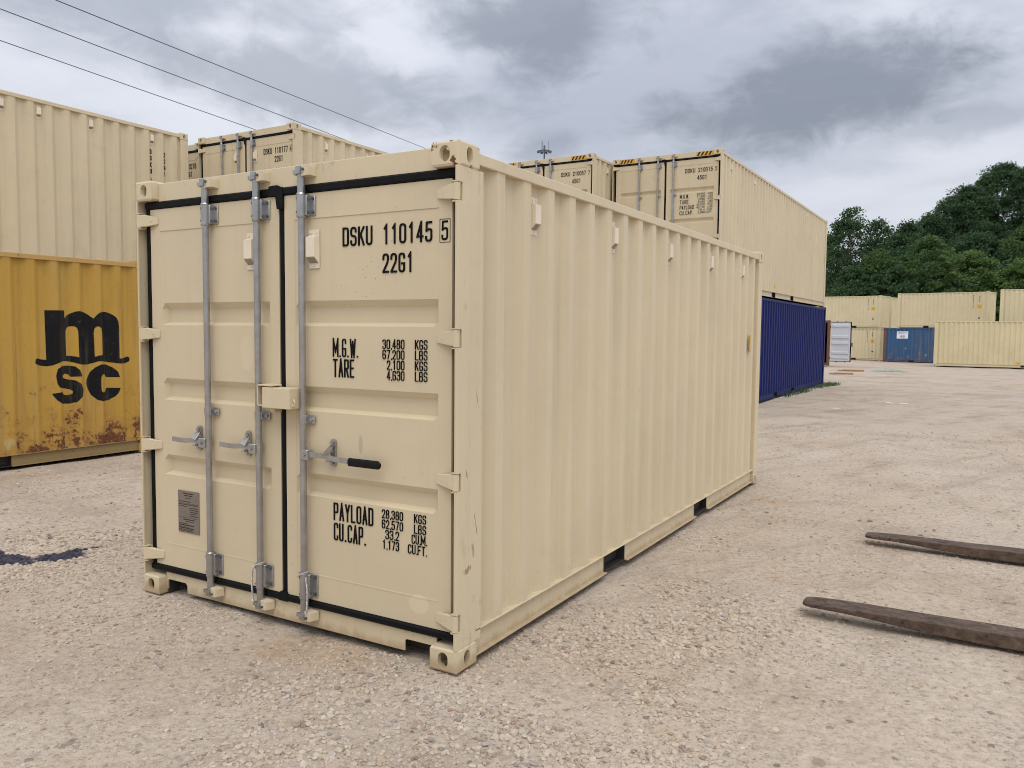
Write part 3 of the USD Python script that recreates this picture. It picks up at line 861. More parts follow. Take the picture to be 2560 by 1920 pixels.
def add_doors(root, H, spec, look, texts, boxed=None, vents=False, plate=False, lockbox=False, cables=False, full=True):
    zb, zt = 0.185, H - 0.168
    rb = spec['ribs']
    ld = obj('door', door_panel(-2.360, -1.240, zb, zt, rb, -2.265, -1.319, *spec['seam']), look[0], root)
    rd = obj('door', door_panel(-1.197, -0.072, zb, zt, rb, -1.119, -0.153, *spec['seam']), look[1], root)
    # rubber seals
    yg = 0.046
    for x0, x1, z0, z1, b in ((-2.405, -2.360, zb - 0.02, zt + 0.02, 0.012), (-1.240, -1.197, zb - 0.005, zt + 0.004, 0.012), (-0.0715, -0.041, zb, zt + 0.02, 0.006)):
        obj('seal', MB().box(x0, x1, yg + (0.018 if x1 > -0.1 else 0), 0.12, z0, z1, b), 'rubber', root)
    obj('seal', MB().box(-2.405, -0.041, yg - 0.008, 0.12, zt + 0.002, zt + 0.047, 0.009), 'rubber', root)
    obj('seal', MB().box(-2.405, -0.041, yg - 0.010, 0.12, zb - 0.042, zb - 0.002, 0.009), 'rubber', root)
    obj('seal_cover', prism(Polygon([(-1.304, zt + 0.004), (-1.304, zt + 0.052), (-1.294, zt + 0.058), (-1.238, zt + 0.060), (-1.214, zt + 0.047), (-1.1965, zt + 0.046), (-1.1965, zt - 0.070), (-1.2405, zt - 0.070), (-1.248, zt - 0.020), (-1.254, zt + 0.004)]), 0.034, 0.070), 'rubber', root)
    obj('seal_cover', prism(Polygon([(-1.254, zb - 0.041), (-1.184, zb - 0.041), (-1.184, zb - 0.010), (-1.1965, zb + 0.012), (-1.2405, zb + 0.012), (-1.254, zb - 0.010)]), 0.034, 0.070), 'rubber', root)
    for z in spec['hinges']:
        obj('hinge', hinge(z, True), 'frame', ld, smooth=35)
        obj('hinge', hinge(z, False), 'frame', rd, smooth=35)
    lock_bar(root, -1.805, H, -1, False, zt)
    lock_bar(root, -1.378, H, -1, False, zt, cable=1 if cables else 0)
    lock_bar(root, -1.033, H, 1, True, zt, cable=2 if cables else 0)
    for s, x0, x1, z0, z1, st in texts:
        obj('lettering', prism(text2d(s, x0, x1, z0, z1, st), 0.0482, 0.054), 'letter', rd)
    if boxed:
        x0, x1, z0, z1 = boxed
        q = sbox(x0, z0, x1, z1)
        obj('lettering', prism(q.difference(q.buffer(-0.0022, join_style=2)), 0.0482, 0.054), 'letter', rd)
    if vents:
        add_vent(rd, (-0.973, 0.049, 2.018))
        add_vent(ld, (-1.455, 0.049, 2.026))
    if plate:
        p = obj('data_plate', MB().box(-2.139, -1.944, 0.046, 0.0515, 0.420, 0.684, 0.0015), 'plate', ld)
        r = np.random.default_rng(3)
        mb = MB()
        rows = [(.665, .25, .75, 3), (.652, .32, .70, 3), (.637, .36, .64, 2), (.615, .05, .62, 2), (.604, .05, .95, 1), (.596, .05, .95, 2), (.585, .05, .45, 2), (.578, .55, .95, 2), (.566, .55, .95, 2), (.553, .58, .95, 2), (.541, .6, .85, 2), (.528, .55, .95, 2), (.515, .05, .95, 1),
                (.502, .25, .8, 3), (.490, .35, .75, 2), (.476, .04, .45, 2), (.466, .04, .75, 3), (.456, .04, .5, 2), (.447, .04, .75, 3), (.438, .04, .7, 2), (.430, .04, .7, 2)]
        for z, a, b, th in rows:
            x = a
            while x < b:
                w = r.uniform(0.03, 0.10)
                mb.box(-2.139 + 0.195 * x, -2.139 + 0.195 * min(x + w, b), 0.0453, 0.047, z, z + 0.0016 * th)
                x += w + 0.012
        obj('plate_print', mb, 'letter', ld)
    if lockbox:
        mb = MB()
        # back channel on the left door
        mb.box(-1.318, -1.226, 0.028, 0.049, 1.262, 1.382, 0.002).box(-1.318, -1.310, -0.052, 0.028, 1.262, 1.382, 0.002)
        mb.box(-1.318, -1.205, -0.052, 0.028, 1.374, 1.382, 0.002).box(-1.318, -1.205, -0.052, 0.028, 1.262, 1.268, 0.002)
        # cap on the right door, open towards the left
        x0, x1, y0, y1, z0, z1 = -1.262, -1.052, -0.066, 0.049, 1.256, 1.368
        mb.box(x0, x1, y0, y0 + 0.006, z0, z1, 0.002).box(x1 - 0.006, x1, y0 + 0.006, y1, z0, z1, 0.002)
        mb.box(x0, x1 - 0.006, y0 + 0.006, y1 - 0.016, z1 - 0.006, z1, 0.002).box(x0, x1 - 0.006, y0 + 0.006, y1 - 0.016, z0, z0 + 0.005, 0.002)
        obj('lock_box', mb, 'frame', root)
        t = np.linspace(0.2, 2 * math.pi * 0.8, 14)
        obj('lock_box_hook', MB().tube([(-1.044 + 0.010 * math.sin(a), -0.045, 1.290 + 0.018 * math.cos(a)) for a in t], 0.0045, 6), 'frame', root, smooth=50)
        obj('lock_box_staple', MB().box(-1.262, -1.225, -0.01, 0.049, 1.225, 1.256, 0.002), 'frame', root)
    return ld, rd


def hazard(root, x0, x1, z0, z1, y, n=4, left=False):
    pl = obj('hazard_stripe', MB().box(x0, x1, y - 0.0015, y + 0.003, z0, z1), 'hazard_yellow', root)
    w = (x1 - x0) / (n + 0.6)
    mb = []
    for k in range(n):
        a = x0 + w * (k + 0.05)
        q = Polygon([(a, z0 + .001), (a + w * .5, z0 + .001), (a + w * 1.05, z1 - .001), (a + w * .55, z1 - .001)]).intersection(sbox(x0, z0, x1, z1))
        mb.append(prism(q, y - 0.003, y - 0.001))
    obj('hazard_bar', trimesh.util.concatenate(mb), 'hazard_black', pl)


def container(name, label, loc, rotz=0.0, L=6.058, H=2.591, look=None, group=None, doors=None, side_vents=(), first=0.44, pockets=True, rail=None, base_rail=None, full=False, end_look=None, post=None):
    """A shipping container: door end at local y = 0, right-hand side in the plane x = 0. Returns its path and side profile."""
    lk = look or 'wall'
    rl, br = rail or lk, base_rail or rail or lk
    fr = 'frame' if lk == 'wall' else (post or rl)
    cs = 'cast' if lk == 'wall' else (post or rl)
    root = thing(name, label, 'shipping container', loc, rotz, group)
    # corner castings
    for sz in (0, 1):
        for sx in (0, 1):
            for sy in (0, 1):
                worn = full and (sz, sx, sy) == (1, 0, 0)
                obj('corner_casting', casting_at(L, H, sx, sy, sz), 'cast_worn' if worn else cs, root, smooth=30)
    # corner posts (J section at the door end)
    hz = [] if doors is None else list(doors['spec']['hinges'])
    for sx in (0, 1):
        cuts = sorted(hz)
        mb = MB()
        z = 0.118
        for hcut in cuts + [None]:
            top = (hcut - 0.046) if hcut else H - 0.118
            mb.hull([(x, y, zz) for zz in (z, top) for x, y in ((-0.021, 0.0), (-0.010, 0.0), (-0.004, 0.006), (-0.004, 0.012), (-0.021, 0.009))])
            mb.box(-0.011, -0.004, 0.012, 0.10, z, top)
            if hcut:
                mb.box(-0.011, -0.004, 0.036, 0.10, hcut - 0.046, hcut + 0.046)
                mb.box(-0.045, -0.011, 0.036, 0.046, hcut - 0.046, hcut + 0.046)
                for zl in (hcut - 0.050, hcut + 0.044):
                    mb.box(-0.040, -0.0042, 0.001, 0.036, zl, zl + 0.006)
                z = hcut + 0.046
        mb.box(-0.060, -0.004, 0.10, 0.108, 0.118, H - 0.118)
        mb.box(-0.012, -0.004, 0.108, 0.222, 0.118, H - 0.118, 0.002)
        m = mb.mesh()
        obj('corner_post', mirror_x(m) if sx else m, fr, root)
        e = MB().box(-0.052, -0.003, L - 0.165, L - 0.006, 0.118, H - 0.118, 0.006)
        m = e.mesh()
        obj('corner_post', mirror_x(m) if sx else m, fr, root)
    # door header and sill with the two lifting notches, or a plain end
    sill = sbox(-2.276, 0.030, -0.162, 0.150)
    for a in (0.172, W - 0.172 - 0.19):
        n_ = Polygon([(-W + a, 0.0), (-W + a, 0.094), (-W + a + 0.165, 0.094), (-W + a + 0.182, 0.085), (-W + a + 0.19, 0.06), (-W + a + 0.19, 0.0)])
        sill = sill.difference(n_ if a < 1 else Polygon([(-W - x, z) for x, z in n_.exterior.coords]).buffer(0))
    ext = [(-W + 0.172 + W - 0.344 - 0.19, 0)]
    if doors is not None:
        s2 = sbox(-2.276, 0.030, -0.162, 0.150)
        for x0, x1 in ((-2.262, -2.076), (-0.362, -0.176)):
            s2 = s2.difference(Polygon([(x0, 0), (x0, 0.083), (x0 + 0.010, 0.093), (x1 - 0.018, 0.093), (x1 - 0.004, 0.084), (x1, 0.066), (x1, 0)]))
        obj('door_sill', MB().add(prism(s2, 0.056, 0.063)).box(-2.276, -0.162, 0.063, 0.16, 0.1385, 0.1498), fr, root)
        obj('sill_backing', MB().box(-2.275, -0.163, 0.150, 0.160, 0.020, 0.138).box(-2.2745, -2.268, 0.064, 0.150, 0.002, 0.12).box(-0.170, -0.1635, 0.064, 0.150, 0.002, 0.12).box(-2.268, -0.170, 0.064, 0.150, 0.1375, 0.1382), 'dark_inside', root)
        obj('door_header', MB().box(-2.276, -0.162, 0.048, 0.16, H - 0.124, H - 0.012, 0.003), fr, root)
        add_doors(root, H, doors['spec'], doors['look'], doors['texts'], doors.get('boxed'), doors.get('vents'), doors.get('plate'), doors.get('lockbox'), doors.get('cables'))
    else:
        obj('end_rail', MB().box(-2.276, -0.162, 0.02, 0.08, 0.03, 0.16, 0.003), br, root)
        obj('end_rail', MB().box(-2.276, -0.162, 0.02, 0.08, H - 0.10, H - 0.02, 0.003), rl, root)
        prof = corr_profile(0.05, W - 0.05, 0.44, 0.0, -0.045)
        m = sheet(prof, 0.16, H - 0.10)
        v = m.vertices
        obj('end_wall', trimesh.Trimesh(np.stack([-W + v[:, 1], 0.03 - v[:, 0], v[:, 2]], 1), m.faces, process=False), end_look or lk, root)
    # far end
    prof = corr_profile(0.05, W - 0.05, 0.44, 0.0, -0.045)
    m = sheet(prof, 0.16, H - 0.10)
    v = m.vertices
    obj('end_wall', trimesh.Trimesh(np.stack([-v[:, 1], L - 0.03 + v[:, 0], v[:, 2]], 1), m.faces, process=False), end_look or lk, root)
    obj('end_rail', MB().box(-2.276, -0.162, L - 0.08, L - 0.02, 0.03, 0.16, 0.003), br, root)
    obj('end_rail', MB().box(-2.276, -0.162, L - 0.08, L - 0.02, H - 0.10, H - 0.02, 0.003), rl, root)
    # long sides
    prof = corr_profile(0.20, L - 0.155, first, -0.010, -0.046)
    side = sheet(prof, 0.168, H - 0.085)
    a = obj('side_wall', side, lk, root)
    obj('side_wall', mirror_x(side), lk, root)
    mid, ph = L / 2, (1.003 if L < 7 else 1.10)
    for sx in (0, 1):
        mb = MB().box(-0.064, -0.003, 0.176, L - 0.176, H - 0.090, H - 0.032, 0.004)
        obj('top_side_rail', mirror_x(mb.mesh()) if sx else mb, rl, root)
        mb = MB()
        ys = [0.178] + ([mid - ph - 0.184, mid - ph + 0.184, mid + ph - 0.184, mid + ph + 0.184] if pockets else []) + [L - 0.178]
        for k in range(0, len(ys) - 1, 2):
            mb.box(-0.042, -0.034, ys[k], ys[k + 1], 0.040, 0.164)
            mb.box(-0.060, -0.004, ys[k], ys[k + 1], 0.032, 0.040, 0.001)
        mb.box(-0.085, -0.004, 0.176, L - 0.176, 0.164, 0.171, 0.001)
        obj('bottom_side_rail', mirror_x(mb.mesh()) if sx else mb, br, root)
    if pockets:
        for c in (mid - ph, mid + ph):
            mb = MB().box(-W + 0.03, -0.03, c - 0.180, c + 0.180, 0.034, 0.042).box(-W + 0.03, -0.03, c - 0.184, c - 0.180, 0.034, 0.160).box(-W + 0.03, -0.03, c + 0.180, c + 0.184, 0.034, 0.160)
            obj('forklift_pocket', mb, 'dark_inside', root)
    obj('floor', MB().box(-W + 0.09, -0.09, 0.18, L - 0.09, 0.050, 0.163), 'dark_inside', root)
    rf = MB()
    yy = np.arange(0.17, L - 0.12, 0.105)
    V, F = [], []
    for k, y in enumerate(yy):
        z = H - 0.050 + (0.018 if (k // 1) % 2 else 0.0)
        V += [(-W + 0.06, y, z), (-0.06, y, z)]
        if k:
            F += [(2 * k - 2, 2 * k - 1, 2 * k + 1), (2 * k - 2, 2 * k + 1, 2 * k)]
    obj('roof', trimesh.Trimesh(V, F, process=False), lk, root)
    for y in side_vents:
        add_vent(root, (-0.046, y, H - 0.361), math.pi / 2)
    return root, prof


# ------------------------------------------------------------------ ground
def slope(x, y):
    t = np.clip((y - 34) / 25.0, 0, 1)
    return -0.36 * t * t * (3 - 2 * t)


def ground_z(x, y):
    x, y = np.asarray(x, float), np.asarray(y, float)
    p = np.stack([x, y, np.zeros_like(x)], -1)
    n = (meshkit.fbm(p * 0.55, 4, 3) - 0.5) * 0.030 + (meshkit.fbm(p * 3.1, 3, 9) - 0.5) * 0.016
    # wheel ruts along the yard
    r = np.sin((x * 0.93 - y * 0.36) * 4.1 + meshkit.noise(p * 0.6, 5) * 3.0) * 0.006
    return slope(x, y) - 0.012 + n + r


def graded(a, b, step, far, g):
    c = list(np.arange(a, b, step))
    lo, hi, s = [], [], step
    x = a
    while x > far[0]:
        s *= g
        x -= s
        lo.append(x)
    s, x = step, c[-1]
    while x < far[1]:
        s *= g
        x += s
        hi.append(x)
    return np.array(lo[::-1] + c + hi)


gx, gy = graded(-9, 5, 0.06, (-900, 900), 1.12), graded(-2, 9, 0.06, (-400, 1500), 1.12)
X, Y = np.meshgrid(gx, gy)
Z = ground_z(X, Y)
fade_ = np.clip(1 - (np.hypot(X, Y - 20) - 60) / 60, 0, 1)
Z = slope(X, Y) + (Z - slope(X, Y)) * fade_
nx = len(gx)
ii = (np.arange(len(gy) - 1)[:, None] * nx + np.arange(nx - 1)[None]).ravel()
GF = np.vstack([np.stack([ii, ii + 1, ii + nx + 1], 1), np.stack([ii, ii + nx + 1, ii + nx], 1)])
obj('ground', trimesh.Trimesh(np.stack([X.ravel(), Y.ravel(), Z.ravel()], 1), GF, process=False), 'ground', smooth=True, kind='structure')

# ------------------------------------------------------------------ main container
T100 = 0.0108
main_texts = [('DSKU', -0.773, -0.569, 2.127, 2.226, T100), ('110145', -0.503, -0.190, 2.126, 2.226, T100), ('5', -0.136, -0.094, 2.128, 2.224, T100), ('22G1', -0.504, -0.306, 1.981, 2.080, T100),
              ('M.G.W.', -0.846, -0.655, 1.544, 1.642, 0.0078), ('TARE', -0.845, -0.696, 1.436, 1.533, 0.0090),
              ('30,480', -0.505, -0.363, 1.593, 1.642, 0.0048), ('67,200', -0.505, -0.363, 1.540, 1.588, 0.0048), ('2,100', -0.476, -0.363, 1.487, 1.535, 0.0048), ('4,630', -0.476, -0.363, 1.433, 1.482, 0.0048),
              ('KGS', -0.296, -0.219, 1.593, 1.642, 0.0048), ('LBS', -0.296, -0.219, 1.540, 1.588, 0.0048), ('KGS', -0.296, -0.219, 1.487, 1.535, 0.0048), ('LBS', -0.296, -0.219, 1.433, 1.482, 0.0048),
              ('PAYLOAD', -0.846, -0.567, 0.657, 0.753, 0.0090), ('CU.CAP.', -0.845, -0.604, 0.546, 0.643, 0.0090),
              ('28,380', -0.510, -0.371, 0.710, 0.757, 0.0048), ('62,570', -0.510, -0.371, 0.656, 0.703, 0.0048), ('33|2', -0.487, -0.397, 0.602, 0.650, 0.0048), ('1,173', -0.506, -0.397, 0.548, 0.596, 0.0048),
              ('KGS', -0.300, -0.225, 0.710, 0.757, 0.0048), ('LBS', -0.300, -0.225, 0.656, 0.703, 0.0048), ('CU|M|', -0.315, -0.214, 0.602, 0.650, 0.0048), ('CU|FT|', -0.339, -0.214, 0.548, 0.596, 0.0048)]
main, mprof = container('shipping_container', 'clean cream container in the foreground, doors marked DSKU 110145 5, standing on the gravel', (0, 0, 0), look='wall', full=True,
                        doors=dict(spec=DOOR_STD, look=('door_l', 'door_r'), texts=main_texts, boxed=(-0.146, -0.083, 2.118, 2.232), vents=True, plate=True, lockbox=True, cables=True),
                        side_vents=(0.81, 1.925, 3.045, 4.165, 5.285))
st = obj('height_sticker', MB().box(-0.0105, -0.0085, 5.565, 5.625, 1.498, 1.666), 'hazard_black', main)
obj('sticker_face', MB().box(-0.0085, -0.0070, 5.569, 5.621, 1.503, 1.661), 'hazard_yellow', main)

# ------------------------------------------------------------------ containers on the left
GL = 'containers stacked along the left of the yard'
yel, yprof = container('shipping_container', 'yellow rusty container with black MSC logo, behind the cream doors on the left', (-7.70, -2.24, 0), look='yellow', rail='yellow_rail', base_rail='yellow_base', first=0.35)
YO = (-2.24, 0.0)


def smooth_ring(pts, k=2):
    p = np.array(pts, float)
    for _ in range(k):
        q = np.roll(p, -1, 0)
        p = np.stack([p * .75 + q * .25, p * .25 + q * .75], 1).reshape(-1, 2)
    return p


m_body = [(2.422, 1.893), (2.668, 1.898), (2.670, 1.800), (2.70, 1.838), (2.746, 1.866), (2.79, 1.886), (2.835, 1.893), (2.885, 1.889), (2.93, 1.876), (2.985, 1.845), (3.034, 1.802), (3.065, 1.842), (3.109, 1.877), (3.15, 1.891), (3.189, 1.894), (3.24, 1.887), (3.285, 1.868), (3.325, 1.84), (3.352, 1.81), (3.370, 1.77), (3.378, 1.72), (3.378, 1.24), (2.43, 1.25)]
h1 = [(2.680, 1.20), (2.677, 1.62), (2.684, 1.665), (2.706, 1.693), (2.751, 1.704), (2.796, 1.692), (2.815, 1.665), (2.822, 1.62), (2.829, 1.20)]
h2 = [(3.041, 1.20), (3.033, 1.62), (3.040, 1.67), (3.058, 1.695), (3.088, 1.704), (3.122, 1.692), (3.140, 1.665), (3.146, 1.62), (3.150, 1.20)]
wave = [(2.288, 1.315), (2.36, 1.294), (2.431, 1.285), (2.52, 1.292), (2.60, 1.318), (2.680, 1.333), (2.760, 1.325), (2.829, 1.307), (2.93, 1.292), (3.041, 1.311), (3.10, 1.330), (3.150, 1.332), (3.25, 1.300), (3.378, 1.279), (3.46, 1.287), (3.530, 1.310), (3.551, 1.246), (3.481, 1.216), (3.400, 1.213), (3.298, 1.227), (3.187, 1.245), (3.089, 1.258), (3.002, 1.225), (2.916, 1.210), (2.822, 1.225), (2.720, 1.258), (2.639, 1.269), (2.558, 1.243), (2.459, 1.207), (2.362, 1.215), (2.305, 1.231), (2.273, 1.247)]
s_ = [(2.551, 1.174), (2.617, 1.202), (2.688, 1.209), (2.770, 1.197), (2.831, 1.149), (2.865, 1.067), (2.725, 1.066), (2.695, 1.099), (2.655, 1.109), (2.622, 1.087), (2.628, 1.057), (2.663, 1.041), (2.775, 1.018), (2.847, 0.972), (2.881, 0.894), (2.864, 0.813), (2.799, 0.752), (2.706, 0.728), (2.604, 0.736), (2.536, 0.780), (2.492, 0.832), (2.474, 0.868), (2.608, 0.880), (2.638, 0.843), (2.688, 0.835), (2.740, 0.851), (2.746, 0.881), (2.716, 0.908), (2.570, 0.941), (2.541, 0.987), (2.525, 1.086)]
c_ = [(3.378, 1.034), (3.352, 1.104), (3.286, 1.169), (3.197, 1.209), (3.120, 1.211), (3.043, 1.177), (2.977, 1.108), (2.938, 1.028), (2.931, 0.967), (2.950, 0.895), (2.991, 0.820), (3.054, 0.754), (3.141, 0.730), (3.230, 0.737), (3.310, 0.779), (3.362, 0.839), (3.383, 0.891), (3.201, 0.899), (3.183, 0.855), (3.149, 0.839), (3.117, 0.864), (3.112, 0.958), (3.116, 1.046), (3.139, 1.081), (3.178, 1.081), (3.202, 1.042)]
wv = Polygon(smooth_ring(wave, 1)).buffer(0)
below = Polygon([(2.2, 1.31), *[(p[0], p[1] - 0.004) for p in wave[:16]], (3.6, 1.0), (2.2, 1.0)]).buffer(0)
logo = Polygon(m_body).difference(unary_union([Polygon(h1), Polygon(h2)])).difference(below)
logo = unary_union([logo, wv])
sc = unary_union([Polygon(s_).buffer(0.012).buffer(-0.012), Polygon(c_).buffer(0.012).buffer(-0.012)])


def shift(p, dy):
    from shapely import affinity
    return affinity.translate(p, dy, 0)


obj('logo', drape(shift(logo, 2.24), yprof), 'logo', yel)
obj('logo', drape(shift(sc, 2.24), yprof), 'logo', yel)

STACK = 2.597
ca, aprof = container('shipping_container', 'cream container with DSKU down its side, stacked behind and above the yellow container', (-10.40, 0.55, STACK), look='cream_b', first=0.234, group=None,
                      side_vents=())


def column(chars, yc, w, ztop, ch, step, stroke):
    return unary_union([text2d(c, yc - w / 2, yc + w / 2, ztop - k * step - ch, ztop - k * step, stroke) for k, c in enumerate(chars)])


obj('lettering', drape(column('DSKU', 5.862 - 0.55, 0.052, 4.785 - STACK, 0.086, 0.112, 0.017), aprof), 'letter', ca)
obj('lettering', drape(column('110198', 5.862 - 0.55, 0.052, 4.785 - STACK - 0.112 * 4.45, 0.086, 0.112, 0.017), aprof), 'letter', ca)
obj('lettering', drape(column('22G1', 6.130 - 0.55, 0.052, 4.775 - STACK, 0.086, 0.112, 0.017), aprof), 'letter', ca)
for y in (2.30, 3.395, 3.94, 4.775, 5.88):
    add_vent(ca, (-0.046, y - 0.55, 5.035 - STACK - 0.17), math.pi / 2)

STD_LOOK = ('cream_b', 'cream_b')


def head_texts(num, chk, dx=0.0):
    return [('DSKU', -0.773 + dx, -0.569 + dx, 2.127, 2.226, T100), (num, -0.503 + dx, -0.190 + dx, 2.126, 2.226, T100), (chk, -0.136 + dx, -0.094 + dx, 2.128, 2.224, T100), ('22G1', -0.504 + dx, -0.306 + dx, 1.981, 2.080, T100)] + [t for t in main_texts[4:]]


container('shipping_container', 'cream container marked DSKU 110177 4, raised behind the foreground container roof', (-8.05, 6.87, STACK), look='cream_b',
          doors=dict(spec=DOOR_STD, look=STD_LOOK, texts=head_texts('110177', '4'), boxed=(-0.146, -0.083, 2.118, 2.232), vents=True, plate=True), side_vents=(0.81, 1.925, 3.045, 4.165, 5.285))
container('shipping_container', 'mostly hidden cream container showing 278, left of the DSKU 110177 container', (-10.70, 7.10, STACK), look='cream_b',
          doors=dict(spec=DOOR_STD, look=STD_LOOK, texts=head_texts('110278', '1', 0.0), vents=True))
container('shipping_container', 'cream container on the ground beneath the one marked DSKU 110177', (-8.05, 6.90, 0), look='cream_b')
container('shipping_container', 'cream container on the ground beneath the one showing 278', (-10.70, 7.12, 0), look='cream_b')
container('shipping_container', 'cream container on the ground behind the yellow container', (-10.41, 0.55, 0), look='cream_b')

# ------------------------------------------------------------------ containers behind (40 ft)
H9 = 2.896


def hc_texts(num, chk):
    t = [('DSKU', -0.787, -0.569, 2.455, 2.543, 0.0108), (num, -0.503, -0.195, 2.455, 2.543, 0.0108), (chk, -0.142, -0.100, 2.455, 2.543, 0.0108), ('45G1', -0.520, -0.313, 2.298, 2.388, 0.0108)]
    for k, (s, x1) in enumerate((('M.G.W.', -0.675), ('TARE', -0.700), ('PAYLOAD', -0.578), ('CU.CAP.', -0.575))):
        t.append((s, -0.889, x1, 1.930 - 0.1145 * k, 2.012 - 0.1145 * k, 0.009))
    rows = [('32,500', 'KGS'), ('71,650', 'LBS'), ('3,880', 'KGS'), ('8,550', 'LBS'), ('28,620', 'KGS'), ('63,100', 'LBS'), ('76|4', 'CU|M|'), ('2,698', 'CU|FT|')]
    for k, (a, b) in enumerate(rows):
        z = 1.982 - 0.0545 * k
        t.append((a, -0.520 if len(a) > 5 else -0.492, -0.345, z, z + 0.040, 0.0036))
        t.append((b, -0.284 if len(b) < 4 else (-0.300 if len(b) < 6 else -0.322), -0.182, z, z + 0.040, 0.0036))
    return t


hcE, eprof = container('shipping_container', 'long high cream container marked DSKU 210015 5, stacked on the navy container', (-2.635, 13.45, STACK), -0.010, L=12.192, H=H9, look='cream_b', first=0.44,
                       doors=dict(spec=DOOR_HC, look=STD_LOOK, texts=hc_texts('210015', '5')), side_vents=(0.81, 2.76, 8.9, 11.3))
hcC, cprof = container('shipping_container', 'high cream container marked DSKU 210057 7, left of the DSKU 210015 container', (-5.14, 12.62, STACK), L=12.192, H=H9, look='cream_b', first=0.44,
                       doors=dict(spec=DOOR_HC, look=STD_LOOK, texts=hc_texts('210057', '7')), side_vents=(0.81, 2.76))
for r in (hcE, hcC):
    hazard(r, -2.268, -1.925, 2.788, 2.868, 0.0465)
    hazard(r, -0.545, -0.170, 2.788, 2.868, 0.0465)
    for k in range(3):
        pass
    sd = MB().box(-0.0455, -0.0435, 0.24, 0.36, 2.70, 2.79)
    obj('hazard_stripe', sd, 'hazard_yellow', r)
    hb = []
    for k in range(3):
        q = Polygon([(0.245 + .04 * k, 2.701), (0.262 + .04 * k, 2.701), (0.242 + .04 * k, 2.789), (0.225 + .04 * k, 2.789)]).intersection(sbox(0.24, 2.7, 0.36, 2.79))
        v, f = trimesh.creation.triangulate_polygon(q, engine='earcut')
        V = np.stack([np.full(len(v), -0.0425), v[:, 0], v[:, 1]], 1)
        hb.append(trimesh.Trimesh(V, f, process=False))
    obj('hazard_bar', trimesh.util.concatenate(hb), 'hazard_black', r)
for y in (5.00, 7.17):
    obj('sticker', drape(sbox(y - 0.09, 0.275, y + 0.09, 0.365), eprof, 0.003), 'sticker', hcE)
obj('sticker', drape(Polygon([(11.80, 1.45), (12.0, 1.45), (11.90, 1.72)]), eprof, 0.003), 'sticker', hcE)
container('shipping_container', 'navy blue container at ground level beneath the long DSKU 210015 container', (-2.475, 13.52, 0), L=12.192, H=2.591, look='navy', rail='navy', first=0.40)
container('shipping_container', 'long cream container on the ground left of the navy one, under DSKU 210057', (-5.14, 12.66, 0), L=12.192, look='cream_b')

# ------------------------------------------------------------------ far row below the trees
YAW = -0.184
R90 = -math.pi / 2
GZ = -0.36
UP = GZ + STACK


def side_marks(root, prof, L, sticker=True, x=(0.60, 0.30)):
    """Small printed columns and a yellow sticker near the right end of a far long side."""
    obj('lettering', drape(column('DSKU110', L - x[0] - 0.38, 0.060, 2.36, 0.085, 0.14, 0.020), prof, 0.003), 'letter', root)
    obj('lettering', drape(column('22G1', L - x[1] - 0.30, 0.060, 2.28, 0.085, 0.13, 0.020), prof, 0.003), 'letter', root)
    obj('sticker', drape(sbox(L - x[1] - 0.42, 1.40, L - x[1] - 0.16, 1.66), prof, 0.003), 'sticker', root)
    obj('lettering', drape(sbox(L - x[1] - 0.34, 0.66, L - x[1] - 0.24, 0.76), prof, 0.003), 'letter', root)


def left_of(px, py, L, yaw):
    """Origin of a container turned to face the yard, from where its right front corner stands."""
    return px - L * math.cos(yaw), py - L * math.sin(yaw)


d1x, d1y = left_of(-5.01, 67.1, 6.058, YAW)
d1, p1 = container('shipping_container', 'far cream container in the upper tier, nearest the tall stack on the right', (d1x, d1y, UP), R90 + YAW, look='cream_far', first=0.4, side_vents=(1.0, 2.6))
side_marks(d1, p1, 6.058)
d2x, d2y = left_of(-4.96, 67.0, 6.058, YAW)
d2, p2 = container('shipping_container', 'far cream container at ground level beside the open white door', (d2x, d2y, GZ), R90 + YAW, look='cream_far', first=0.4)
side_marks(d2, p2, 6.058)
bx_, by_ = -4.55 - 6.058 * math.cos(YAW), 70.6 - 6.058 * math.sin(YAW)
container('shipping_container', 'cream container glimpsed in the gap behind the upper tier of the far row', (bx_, by_, UP), R90 + YAW, look='cream_far', first=0.4)
container('shipping_container', 'cream container on the ground at the back of the far row', (bx_, by_, GZ), R90 + YAW, look='cream_far', first=0.4)
d4, p4 = container('shipping_container', 'faded blue rusty container with white notice, at ground level in the far row', (-4.47, 64.3, GZ), R90 + YAW, look='blue', rail='blue', first=0.4, end_look='rust', post='rust')
nt = obj('notice', drape(sbox(0.95, 1.78, 1.74, 2.32), p4, 0.004), 'sheet', d4)
obj('notice_print', drape(unary_union([text2d('80', 1.20, 1.52, 1.86, 2.02, 0.03), sbox(1.02, 2.20, 1.66, 2.225), sbox(1.02, 2.14, 1.5, 2.16)]), p4, 0.007), 'letter', d4)
d3, p3 = container('shipping_container', 'far cream container in the upper tier standing on the faded blue one', (-3.58, 64.15, UP), R90 + YAW, look='cream_far', first=0.4, side_vents=(0.8, 1.9, 4.2))
side_marks(d3, p3, 6.058)
d6, p6 = container('shipping_container', 'far cream container in the upper tier at the right edge of the view', (3.0, 60.3, UP), R90 + YAW, look='cream_far', first=0.4, side_vents=(1.0, 3.0))
container('shipping_container', 'cream container on the ground under the upper one at the right edge', (3.0, 60.35, GZ), R90 + YAW, look='cream_far', first=0.4)
d5, p5 = container('shipping_container', 'long cream container at ground level on the right, in front of the far row', (-0.62, 55.75, -0.27), R90 - 0.105, L=12.192, H=H9, look='cream_far_b', first=0.4, side_vents=(1.0, 5.0, 9.0))
obj('sticker', drape(sbox(4.55, 0.22, 4.80, 0.34), p5, 0.003), 'sticker', d5)


